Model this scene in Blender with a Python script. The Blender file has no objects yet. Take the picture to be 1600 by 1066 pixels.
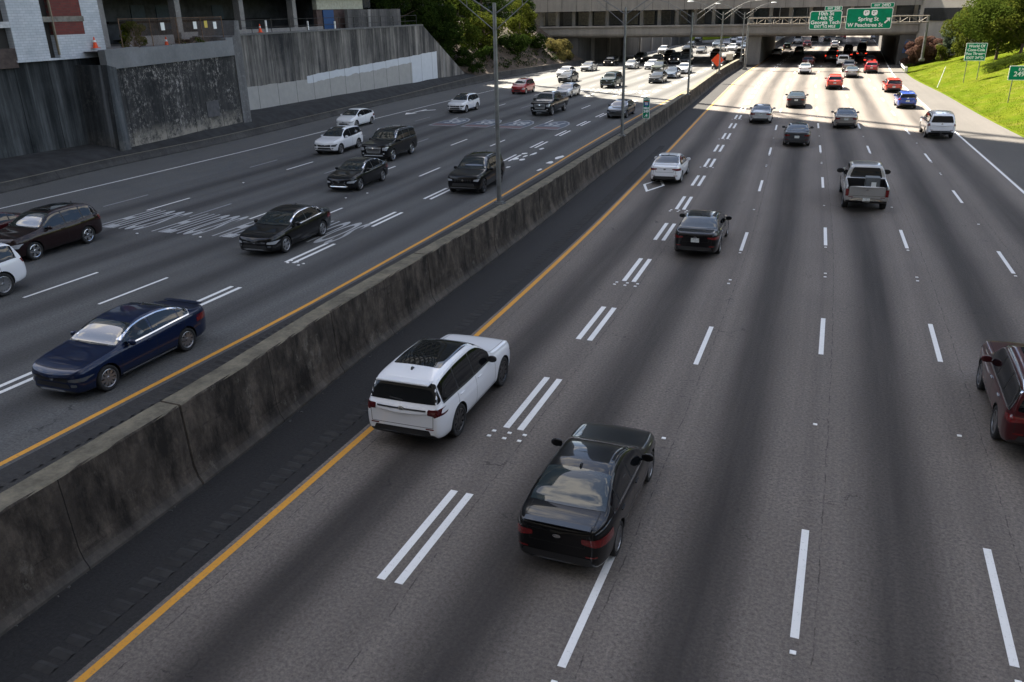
import bpy, bmesh, math, random
from mathutils import Vector, Matrix
from mathutils.bvhtree import BVHTree
random.seed(7)
R = math.radians
scene = bpy.context.scene
COL = scene.collection

# ------------------------------------------------------------------ helpers
def link(o, parent=None):
    COL.objects.link(o)
    if parent is not None:
        o.parent = parent
    return o

def tag(o, label=None, cat=None, group=None, kind=None):
    if label: o['label'] = label
    if cat: o['category'] = cat
    if group: o['group'] = group
    if kind: o['kind'] = kind
    return o

def empty(name, loc=(0, 0, 0), rz=0.0, label=None, cat=None, group=None):
    o = bpy.data.objects.new(name, None)
    o.empty_display_size = 0.2
    o.location = loc
    o.rotation_euler = (0, 0, rz)
    link(o)
    return tag(o, label, cat, group)

def obj_from_bm(name, bm, mats, parent=None, smooth=None):
    me = bpy.data.meshes.new(name)
    bm.to_mesh(me)
    bm.free()
    for m in (mats if isinstance(mats, (list, tuple)) else [mats]):
        me.materials.append(m)
    if smooth is not None:
        for p in me.polygons: p.use_smooth = True
        me.set_sharp_from_angle(angle=R(smooth))
    return link(bpy.data.objects.new(name, me), parent)

def add_box(bm, c, s, rz=0.0, mi=0, M=None):
    T = Matrix.Translation(c) @ Matrix.Rotation(rz, 4, 'Z') @ Matrix.Diagonal((s[0], s[1], s[2], 1))
    if M is not None: T = M @ T
    r = bmesh.ops.create_cube(bm, size=1.0, matrix=T)
    fs = set()
    for v in r['verts']:
        for f in v.link_faces: fs.add(f)
    for f in fs: f.material_index = mi
    return r['verts']

def add_cyl(bm, a, b, r0, r1=None, n=12, mi=0, caps=True):
    a = Vector(a); b = Vector(b)
    if r1 is None: r1 = r0
    d = b - a
    q = d.to_track_quat('Z', 'Y').to_matrix().to_4x4()
    T = Matrix.Translation((a + b) / 2) @ q
    r = bmesh.ops.create_cone(bm, cap_ends=caps, segments=n, radius1=r0, radius2=r1, depth=d.length, matrix=T)
    for v in r['verts']:
        for f in v.link_faces: f.material_index = mi
    return r['verts']

def add_tube(bm, pts, r, n=8, mi=0):
    for a, b in zip(pts[:-1], pts[1:]):
        add_cyl(bm, a, b, r, r, n, mi)

def add_quad(bm, pts, mi=0):
    f = bm.faces.new([bm.verts.new(p) for p in pts])
    f.material_index = mi
    return f

def lathe(bm, prof, n=32, axis='X', mi=0):
    """prof: list of (r, t) ; revolve round the X axis"""
    rings = []
    for r, t in prof:
        ring = []
        for k in range(n):
            a = 2 * math.pi * k / n
            ring.append(bm.verts.new((t, r * math.cos(a), r * math.sin(a))))
        rings.append(ring)
    for A, B in zip(rings[:-1], rings[1:]):
        for k in range(n):
            f = bm.faces.new((A[k], A[(k + 1) % n], B[(k + 1) % n], B[k]))
            f.material_index = mi
    return rings

def interp(x, P):
    """piecewise monotone cubic through P=[(x,y)..]"""
    n = len(P)
    if x <= P[0][0]: return P[0][1]
    if x >= P[-1][0]: return P[-1][1]
    i = 0
    while x > P[i + 1][0]: i += 1
    def slope(k):
        if k <= 0 or k >= n - 1:
            k0 = 0 if k <= 0 else n - 2
            return (P[k0 + 1][1] - P[k0][1]) / (P[k0 + 1][0] - P[k0][0])
        d0 = (P[k][1] - P[k - 1][1]) / (P[k][0] - P[k - 1][0])
        d1 = (P[k + 1][1] - P[k][1]) / (P[k + 1][0] - P[k][0])
        if d0 * d1 <= 0: return 0.0
        return 2 * d0 * d1 / (d0 + d1)
    h = P[i + 1][0] - P[i][0]
    u = (x - P[i][0]) / h
    m0, m1 = slope(i), slope(i + 1)
    return ((2*u**3 - 3*u*u + 1) * P[i][1] + (u**3 - 2*u*u + u) * h * m0
            + (-2*u**3 + 3*u*u) * P[i + 1][1] + (u**3 - u*u) * h * m1)

def lin(x, P):
    if x <= P[0][0]: return P[0][1]
    for (a, b), (c, d) in zip(P[:-1], P[1:]):
        if x <= c: return b + (d - b) * (x - a) / (c - a)
    return P[-1][1]

# ------------------------------------------------------------------ materials
def mat(name):
    m = bpy.data.materials.new(name)
    m.use_nodes = True
    return m, m.node_tree.nodes, m.node_tree.links, m.node_tree.nodes['Principled BSDF']

def simple(name, col, rough=0.5, metal=0.0, coat=0.0, emit=None, estr=0.0, spec=0.5, var=0.0, vscale=3.0):
    m, N, L, B = mat(name)
    B.inputs['Base Color'].default_value = (*col, 1)
    B.inputs['Roughness'].default_value = rough
    B.inputs['Metallic'].default_value = metal
    B.inputs['Coat Weight'].default_value = coat
    B.inputs['Coat Roughness'].default_value = 0.03
    B.inputs['Specular IOR Level'].default_value = spec
    if emit:
        B.inputs['Emission Color'].default_value = (*emit, 1)
        B.inputs['Emission Strength'].default_value = estr
    if var:
        nz = noise(N, L, vscale, 4, 0.6)
        c = mixc(N, L, nz, tuple(x * (1 - var) for x in col), tuple(min(1, x * (1 + var)) for x in col))
        L.new(c, B.inputs['Base Color'])
    return m

def noise(N, L, scale, detail=4, rough=0.5, vec=None, lo=0.35, hi=0.65, dist=0.0):
    n = N.new('ShaderNodeTexNoise')
    n.inputs['Scale'].default_value = scale
    n.inputs['Detail'].default_value = detail
    n.inputs['Roughness'].default_value = rough
    n.inputs['Distortion'].default_value = dist
    if vec is None:
        vec = coord(N, 'Object')
    L.new(vec, n.inputs['Vector'])
    mr = N.new('ShaderNodeMapRange')
    mr.inputs[1].default_value = lo; mr.inputs[2].default_value = hi
    L.new(n.outputs[0], mr.inputs[0])
    return mr.outputs[0]

def coord(N, which):
    t = N.new('ShaderNodeTexCoord')
    return t.outputs[which]

def scaled(N, L, vec, s):
    m = N.new('ShaderNodeMapping')
    m.inputs['Scale'].default_value = s
    L.new(vec, m.inputs['Vector'])
    return m.outputs[0]

def mixc(N, L, fac, a, b, mode='MIX'):
    m = N.new('ShaderNodeMix'); m.data_type = 'RGBA'; m.blend_type = mode
    for sock, v in ((m.inputs[0], fac), (m.inputs[6], a), (m.inputs[7], b)):
        if hasattr(v, 'links') or isinstance(v, bpy.types.NodeSocket): L.new(v, sock)
        elif isinstance(v, (int, float)): sock.default_value = v
        else: sock.default_value = (*v, 1) if len(v) == 3 else v
    return m.outputs[2]

def math_(N, L, op, a, b=None, c=None, clamp=False):
    m = N.new('ShaderNodeMath'); m.operation = op; m.use_clamp = clamp
    for i, v in enumerate((a, b, c)):
        if v is None: continue
        if isinstance(v, bpy.types.NodeSocket): L.new(v, m.inputs[i])
        else: m.inputs[i].default_value = v
    return m.outputs[0]

def ramp(N, L, fac, stops):
    r = N.new('ShaderNodeValToRGB')
    e = r.color_ramp.elements
    while len(e) < len(stops): e.new(0.5)
    for k, (p, c) in zip(e, stops):
        k.position = p
        k.color = (c, c, c, 1) if isinstance(c, (int, float)) else (*c, 1)
    L.new(fac, r.inputs[0])
    return r.outputs[0]

def bump(N, L, B, h, strength=0.3, dist=0.02):
    b = N.new('ShaderNodeBump')
    b.inputs['Strength'].default_value = strength
    b.inputs['Distance'].default_value = dist
    L.new(h, b.inputs['Height'])
    L.new(b.outputs[0], B.inputs['Normal'])

def m_asphalt(name, t0, lane, nl, base=(0.178, 0.155, 0.136), dark=(0.031, 0.0268, 0.024), cracks=True, band=1.0):
    """UV: u = metres across the carriageway, v = metres along it"""
    m, N, L, B = mat(name)
    uv = N.new('ShaderNodeUVMap'); uv.uv_map = 'UVMap'
    sp = N.new('ShaderNodeSeparateXYZ'); L.new(uv.outputs[0], sp.inputs[0])
    u, v = sp.outputs[0], sp.outputs[1]
    # slow wobble of the tracks along the road
    wob = N.new('ShaderNodeTexNoise'); wob.inputs['Scale'].default_value = 1.0; wob.inputs['Detail'].default_value = 2
    L.new(scaled(N, L, uv.outputs[0], (0.05, 0.035, 1)), wob.inputs['Vector'])
    w = math_(N, L, 'MULTIPLY', math_(N, L, 'SUBTRACT', wob.outputs[0], 0.5), 1.1)
    uu = math_(N, L, 'ADD', u, w)
    q = math_(N, L, 'DIVIDE', math_(N, L, 'SUBTRACT', uu, t0), lane)
    fr = math_(N, L, 'FRACT', q)
    d = math_(N, L, 'ABSOLUTE', math_(N, L, 'SUBTRACT', fr, 0.5))          # 0 at the lane centre
    oil = ramp(N, L, d, [(0.0, 1.0), (0.09, 0.93), (0.17, 0.62), (0.25, 0.26), (0.34, 0.05), (0.44, 0.14), (0.5, 0.28)])
    inside = math_(N, L, 'MULTIPLY', math_(N, L, 'GREATER_THAN', q, 0.0), math_(N, L, 'LESS_THAN', q, float(nl)))
    oil = math_(N, L, 'MULTIPLY', oil, inside)
    patch = noise(N, L, 1.0, 5, 0.6, scaled(N, L, uv.outputs[0], (1.1, 0.05, 1)), 0.25, 0.75)
    oil = math_(N, L, 'MULTIPLY', oil, math_(N, L, 'MULTIPLY_ADD', patch, 0.5, 0.62), clamp=True)
    oil = math_(N, L, 'MULTIPLY', oil, band)
    agg = noise(N, L, 15.0, 5, 0.8, uv.outputs[0], 0.32, 0.68)
    big = noise(N, L, 0.55, 5, 0.6, uv.outputs[0], 0.3, 0.7)
    b1 = mixc(N, L, agg, tuple(x * 0.32 for x in base), tuple(x * 1.66 for x in base))
    b1 = mixc(N, L, big, tuple(x for x in (0.84, 0.84, 0.86)), (1.12, 1.11, 1.09), 'MIX') if False else mixc(N, L, math_(N, L, 'MULTIPLY', big, 0.28), b1, tuple(x * 0.7 for x in base))
    stk = noise(N, L, 1.0, 6, .7, scaled(N, L, uv.outputs[0], (2.6, .018, 1)), .34, .66)
    b1 = mixc(N, L, math_(N, L, 'MULTIPLY', stk, .34), b1, tuple(x * .55 for x in base))
    rp = noise(N, L, 1.0, 4, .6, scaled(N, L, uv.outputs[0], (.22, .07, 1)), .42, .60)
    b1 = mixc(N, L, math_(N, L, 'MULTIPLY', rp, .22), b1, tuple(x * .45 for x in base))
    c = mixc(N, L, oil, b1, mixc(N, L, agg, tuple(x * 0.75 for x in dark), tuple(x * 1.3 for x in dark)))
    if cracks:
        cw = N.new('ShaderNodeTexNoise'); cw.inputs['Scale'].default_value = 1.0; cw.inputs['Detail'].default_value = 9
        cw.inputs['Roughness'].default_value = 0.78
        L.new(scaled(N, L, uv.outputs[0], (0.0, 0.9, 1)), cw.inputs['Vector'])
        uc = math_(N, L, 'ADD', u, math_(N, L, 'MULTIPLY', math_(N, L, 'SUBTRACT', cw.outputs[0], 0.5), 0.22))
        qc = math_(N, L, 'FRACT', math_(N, L, 'DIVIDE', math_(N, L, 'SUBTRACT', uc, t0 + 0.36), lane))
        cd = math_(N, L, 'ABSOLUTE', math_(N, L, 'SUBTRACT', qc, 0.5))
        line = math_(N, L, 'GREATER_THAN', cd, 0.5 - 0.0034)
        brk = noise(N, L, 1.0, 4, 0.7, scaled(N, L, uv.outputs[0], (0.3, 2.6, 1)), 0.42, 0.58)
        line = math_(N, L, 'MULTIPLY', math_(N, L, 'MULTIPLY', line, brk), math_(N, L, 'MULTIPLY', inside, 0.62))
        c = mixc(N, L, line, c, (0.008, 0.008, 0.008))
        # short random cracks and specks
        vo = N.new('ShaderNodeTexVoronoi'); vo.feature = 'DISTANCE_TO_EDGE'; vo.inputs['Scale'].default_value = 0.9
        dn = N.new('ShaderNodeTexNoise'); dn.inputs['Scale'].default_value = 2.5; dn.inputs['Detail'].default_value = 5
        L.new(uv.outputs[0], dn.inputs['Vector'])
        va = N.new('ShaderNodeVectorMath'); va.operation = 'MULTIPLY_ADD'
        L.new(dn.outputs['Color'], va.inputs[0]); va.inputs[1].default_value = (0.8, 0.8, 0); L.new(uv.outputs[0], va.inputs[2])
        L.new(va.outputs[0], vo.inputs['Vector'])
        ce = math_(N, L, 'LESS_THAN', vo.outputs['Distance'], 0.006)
        msk = noise(N, L, 0.5, 3, 0.5, uv.outputs[0], 0.58, 0.66)
        c = mixc(N, L, math_(N, L, 'MULTIPLY', math_(N, L, 'MULTIPLY', ce, msk), 0.6), c, (0.012, 0.012, 0.012))
    spk = N.new('ShaderNodeTexVoronoi'); spk.inputs['Scale'].default_value = 2.2
    L.new(uv.outputs[0], spk.inputs['Vector'])
    c = mixc(N, L, math_(N, L, 'MULTIPLY', math_(N, L, 'LESS_THAN', spk.outputs['Distance'], 0.035), 0.6), c, (0.016, 0.016, 0.016))
    L.new(c, B.inputs['Base Color'])
    B.inputs['Roughness'].default_value = 0.78
    B.inputs['Specular IOR Level'].default_value = 0.35
    bump(N, L, B, agg, 0.55, 0.008)
    return m

def m_paintline(name, col, worn=0.35, dirt=(0.10, 0.098, 0.095)):
    m, N, L, B = mat(name)
    o = coord(N, 'Object')
    f = noise(N, L, 16.0, 7, 0.8, o, 0.60 - worn * 0.25, 0.72)
    g = noise(N, L, 1.2, 4, 0.6, o, 0.3, 0.75)
    c = mixc(N, L, math_(N, L, 'MULTIPLY', g, 0.30), col, tuple(x * 0.72 for x in col))
    c = mixc(N, L, f, c, dirt)
    L.new(c, B.inputs['Base Color'])
    B.inputs['Roughness'].default_value = 0.7
    return m

def m_concrete(name, light, dark, scale=(1.2, 1.2, 0.12), amount=0.6, joints=0.0, jaxis=1, spots=0.4, top=None, topz=0.0, fine=6.0):
    m, N, L, B = mat(name)
    o = coord(N, 'Object')
    st = noise(N, L, 1.0, 7, 0.65, scaled(N, L, o, scale), 0.33, 0.67)
    bl = noise(N, L, 0.45, 6, 0.65, o, 0.3, 0.7)
    fn = noise(N, L, fine, 4, 0.7, o, 0.25, 0.75)
    f = math_(N, L, 'ADD', math_(N, L, 'MULTIPLY', st, amount), math_(N, L, 'MULTIPLY', bl, 1 - amount), clamp=True)
    c = mixc(N, L, f, light, dark)
    c = mixc(N, L, math_(N, L, 'MULTIPLY', fn, 0.35), c, tuple(x * 0.6 for x in dark))
    if spots:
        sp = noise(N, L, 3.5, 8, 0.8, o, 0.55, 0.62)
        c = mixc(N, L, math_(N, L, 'MULTIPLY', sp, spots), c, tuple(min(1, x * 1.25) for x in light))
    if joints:
        s = N.new('ShaderNodeSeparateXYZ'); L.new(o, s.inputs[0])
        fr = math_(N, L, 'FRACT', math_(N, L, 'DIVIDE', s.outputs[jaxis], joints))
        j = math_(N, L, 'LESS_THAN', fr, 0.035 / joints)
        c = mixc(N, L, math_(N, L, 'MULTIPLY', j, 0.75), c, tuple(x * 0.35 for x in dark))
    if top is not None:
        g = N.new('ShaderNodeNewGeometry')
        s2 = N.new('ShaderNodeSeparateXYZ'); L.new(g.outputs['Normal'], s2.inputs[0])
        up = math_(N, L, 'GREATER_THAN', s2.outputs[2], 0.7)
        tc = mixc(N, L, f, top, tuple(x * 0.45 for x in top))
        tc = mixc(N, L, math_(N, L, 'MULTIPLY', fn, 0.4), tc, tuple(x * 0.4 for x in top))
        c = mixc(N, L, up, c, tc)
    L.new(c, B.inputs['Base Color'])
    B.inputs['Roughness'].default_value = 0.88
    B.inputs['Specular IOR Level'].default_value = 0.25
    bump(N, L, B, fn, 0.35, 0.01)
    return m

def m_paint(name, col, metal=0.0, rough=0.28):
    m, N, L, B = mat(name)
    B.inputs['Base Color'].default_value = (*col, 1)
    B.inputs['Metallic'].default_value = metal
    B.inputs['Specular IOR Level'].default_value = 0.5 if max(col) > .1 else 0.12
    B.inputs['Coat Weight'].default_value = 1.0
    B.inputs['Coat Roughness'].default_value = 0.03
    B.inputs['Coat IOR'].default_value = 1.5 if max(col) > .1 else 1.38
    # road dust low on the body, faint mottling elsewhere
    o = coord(N, 'Object')
    s = N.new('ShaderNodeSeparateXYZ'); L.new(o, s.inputs[0])
    low = N.new('ShaderNodeMapRange'); low.inputs[1].default_value = 0.62; low.inputs[2].default_value = 0.2
    L.new(s.outputs[2], low.inputs[0])
    nz = noise(N, L, 6.0, 5, 0.7, o, 0.3, 0.7)
    d = math_(N, L, 'MULTIPLY', math_(N, L, 'MULTIPLY', low.outputs[0], nz), 0.16, clamp=True)
    L.new(mixc(N, L, d, col, (0.05, 0.048, 0.045) if max(col) < .1 else (0.2, 0.19, 0.18)), B.inputs['Base Color'])
    B.inputs['Roughness'].default_value = rough
    return m

def m_leaf(name, a, b):
    m, N, L, B = mat(name)
    o = coord(N, 'Object')
    f = noise(N, L, 0.9, 3, 0.6, o, 0.3, 0.7)
    g = noise(N, L, 7.0, 2, 0.5, o, 0.3, 0.7)
    c = mixc(N, L, f, a, b)
    c = mixc(N, L, math_(N, L, 'MULTIPLY', g, 0.5), c, tuple(x * 0.5 for x in a))
    L.new(c, B.inputs['Base Color'])
    B.inputs['Roughness'].default_value = 0.6
    B.inputs['Specular IOR Level'].default_value = 0.0
    t = N.new('ShaderNodeBsdfTranslucent'); L.new(c, t.inputs['Color'])
    mx = N.new('ShaderNodeMixShader'); mx.inputs[0].default_value = 0.3
    L.new(B.outputs[0], mx.inputs[1]); L.new(t.outputs[0], mx.inputs[2])
    L.new(mx.outputs[0], N['Material Output'].inputs['Surface'])
    return m

def m_grass(name):
    m, N, L, B = mat(name)
    o = coord(N, 'Object')
    f = noise(N, L, 0.25, 5, 0.65, o, 0.35, 0.65)
    g = noise(N, L, 9.0, 4, 0.8, o, 0.25, 0.75)
    h = noise(N, L, 0.7, 6, 0.7, o, 0.52, 0.68)
    c = mixc(N, L, f, (0.054, 0.082, 0.006), (0.086, 0.098, 0.010))
    c = mixc(N, L, math_(N, L, 'MULTIPLY', g, 0.45), c, (0.032, 0.055, 0.004))
    c = mixc(N, L, math_(N, L, 'MULTIPLY', h, 0.32), c, (0.17, 0.135, 0.05))
    L.new(c, B.inputs['Base Color'])
    B.inputs['Roughness'].default_value = 0.9
    B.inputs['Specular IOR Level'].default_value = 0.0
    bump(N, L, B, g, 0.8, 0.05)
    return m

def m_brick(name, painted):
    m, N, L, B = mat(name)
    uvn = N.new('ShaderNodeSeparateXYZ'); L.new(coord(N, 'Object'), uvn.inputs[0])
    cb = N.new('ShaderNodeCombineXYZ'); L.new(uvn.outputs[1], cb.inputs[0]); L.new(uvn.outputs[2], cb.inputs[1])
    b = N.new('ShaderNodeTexBrick'); b.inputs['Scale'].default_value = 1.0
    b.inputs['Brick Width'].default_value = 0.42; b.inputs['Row Height'].default_value = 0.16
    b.inputs['Mortar Size'].default_value = 0.012
    if painted:
        cols = ((0.46, 0.50, 0.54), (0.55, 0.58, 0.62), (0.33, 0.36, 0.40))
    else:
        cols = ((0.17, 0.035, 0.028), (0.12, 0.024, 0.02), (0.10, 0.05, 0.045))
    for i, c in zip((1, 2, 3), cols): b.inputs[i].default_value = (*c, 1)
    L.new(cb.outputs[0], b.inputs['Vector'])
    n = noise(N, L, 1.3, 5, 0.6, None, 0.3, 0.75)
    L.new(mixc(N, L, math_(N, L, 'MULTIPLY', n, 0.35), b.outputs[0], tuple(x * 0.6 for x in cols[2])), B.inputs['Base Color'])
    B.inputs['Roughness'].default_value = 0.85
    bump(N, L, B, b.outputs['Fac'], -0.4, 0.01)
    return m

MAT = {}
MAT['white_line'] = m_paintline('white_road_paint', (0.74, 0.74, 0.72), 0.12)
MAT['faint_line'] = m_paintline('worn_road_paint', (0.30, 0.315, 0.33), 0.8)
MAT['letter_line'] = m_paintline('worn_lettering_paint', (0.42, 0.43, 0.43), 0.55)
MAT['yellow_line'] = m_paintline('yellow_road_paint', (0.62, 0.29, 0.028), 0.30)
MAT['blue_line'] = m_paintline('blue_road_paint', (0.060, 0.088, 0.130), 0.75)
MAT['red_line'] = m_paintline('red_road_paint', (0.16, 0.07, 0.07), 0.7)
MAT['black_trim'] = simple('black_plastic_trim', (0.012, 0.012, 0.013), 0.45)
MAT['glass'] = simple('tinted_car_glass', (0.004, 0.005, 0.006), 0.03, 0, 0.45, spec=0.35)
MAT['clear_glass'] = simple('windscreen_glass', (0.016, 0.021, 0.021), 0.02, 0, 1.0, spec=1.0)
MAT['rear_glass'] = simple('rear_screen_glass', (0.020, 0.029, 0.031), 0.03, 0, 0.6, spec=0.45)  # base colour lifted to stand in for cabin light and sky reflection
MAT['gap'] = simple('panel_gap', (0.004, 0.004, 0.004), 0.8)
MAT['tyre'] = simple('tyre_rubber', (0.014, 0.014, 0.014), 0.85, var=0.3, vscale=9)
MAT['alloy'] = simple('alloy_rim', (0.34, 0.34, 0.35), 0.3, 0.9)
MAT['dark_rim'] = simple('black_rim', (0.02, 0.02, 0.022), 0.35, 0.3, 0.5)
MAT['chrome'] = simple('chrome', (0.62, 0.63, 0.65), 0.12, 1.0)
MAT['grille_silver'] = simple('bright_grille', (0.36, 0.37, 0.38), 0.3, 0.6)
MAT['tail'] = simple('red_tail_lamp', (0.13, 0.005, 0.006), 0.12, 0, 1.0)
MAT['tail_dark'] = simple('smoked_tail_lamp', (0.06, 0.006, 0.008), 0.1, 0, 1.0)
MAT['tail_lit'] = simple('lit_brake_lamp', (0.4, 0.01, 0.008), 0.2, 0, 0.5, (1, 0.05, 0.02), 0.35)
MAT['head'] = simple('head_lamp_glass', (0.40, 0.42, 0.45), 0.08, 0.2, 1.0)
MAT['head_dark'] = simple('dark_head_lamp', (0.09, 0.10, 0.11), 0.08, 0.2, 1.0)
MAT['head_lit'] = simple('lit_head_lamp', (0.8, 0.8, 0.75), 0.2, 0, 0.5, (1, 0.86, 0.66), 0.55)
MAT['plate'] = simple('number_plate', (0.5, 0.52, 0.5), 0.5, var=0.25, vscale=14)
MAT['steel'] = simple('galvanised_steel', (0.16, 0.165, 0.165), 0.45, 0.55, var=0.25, vscale=2.0)
MAT['sign_green'] = simple('sign_green', (0.0, 0.19, 0.095), 0.5, spec=.15, var=0.12, vscale=1.5)
MAT['sign_white'] = simple('sign_white', (0.75, 0.77, 0.75), 0.5)
MAT['sign_blue'] = simple('sign_blue', (0.02, 0.10, 0.30), 0.5)
MAT['sign_red'] = simple('sign_red', (0.45, 0.03, 0.03), 0.5)
MAT['sign_black'] = simple('sign_black', (0.01, 0.01, 0.01), 0.5)
MAT['orange'] = simple('orange_sheet', (0.78, 0.075, 0.012), 0.5)
MAT['bark'] = simple('bark', (0.10, 0.07, 0.05), 0.9, var=0.4, vscale=6)
MAT['stud'] = simple('road_stud_white', (0.78, 0.78, 0.76), 0.5)
MAT['dirt'] = simple('bare_earth', (0.055, 0.040, 0.028), 0.95, var=0.5, vscale=1.3)

def m_seeglass():
    m, N, L, B = mat('see_through_side_glass')
    t = N.new('ShaderNodeBsdfTransparent'); t.inputs[0].default_value = (.62, .66, .65, 1)
    g = N.new('ShaderNodeBsdfGlossy'); g.inputs['Roughness'].default_value = .02
    fr = N.new('ShaderNodeFresnel'); fr.inputs[0].default_value = 1.5
    mx = N.new('ShaderNodeMixShader'); L.new(fr.outputs[0], mx.inputs[0]); L.new(t.outputs[0], mx.inputs[1]); L.new(g.outputs[0], mx.inputs[2])
    L.new(mx.outputs[0], N['Material Output'].inputs['Surface'])
    return m
MAT['see_glass'] = m_seeglass()
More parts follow.
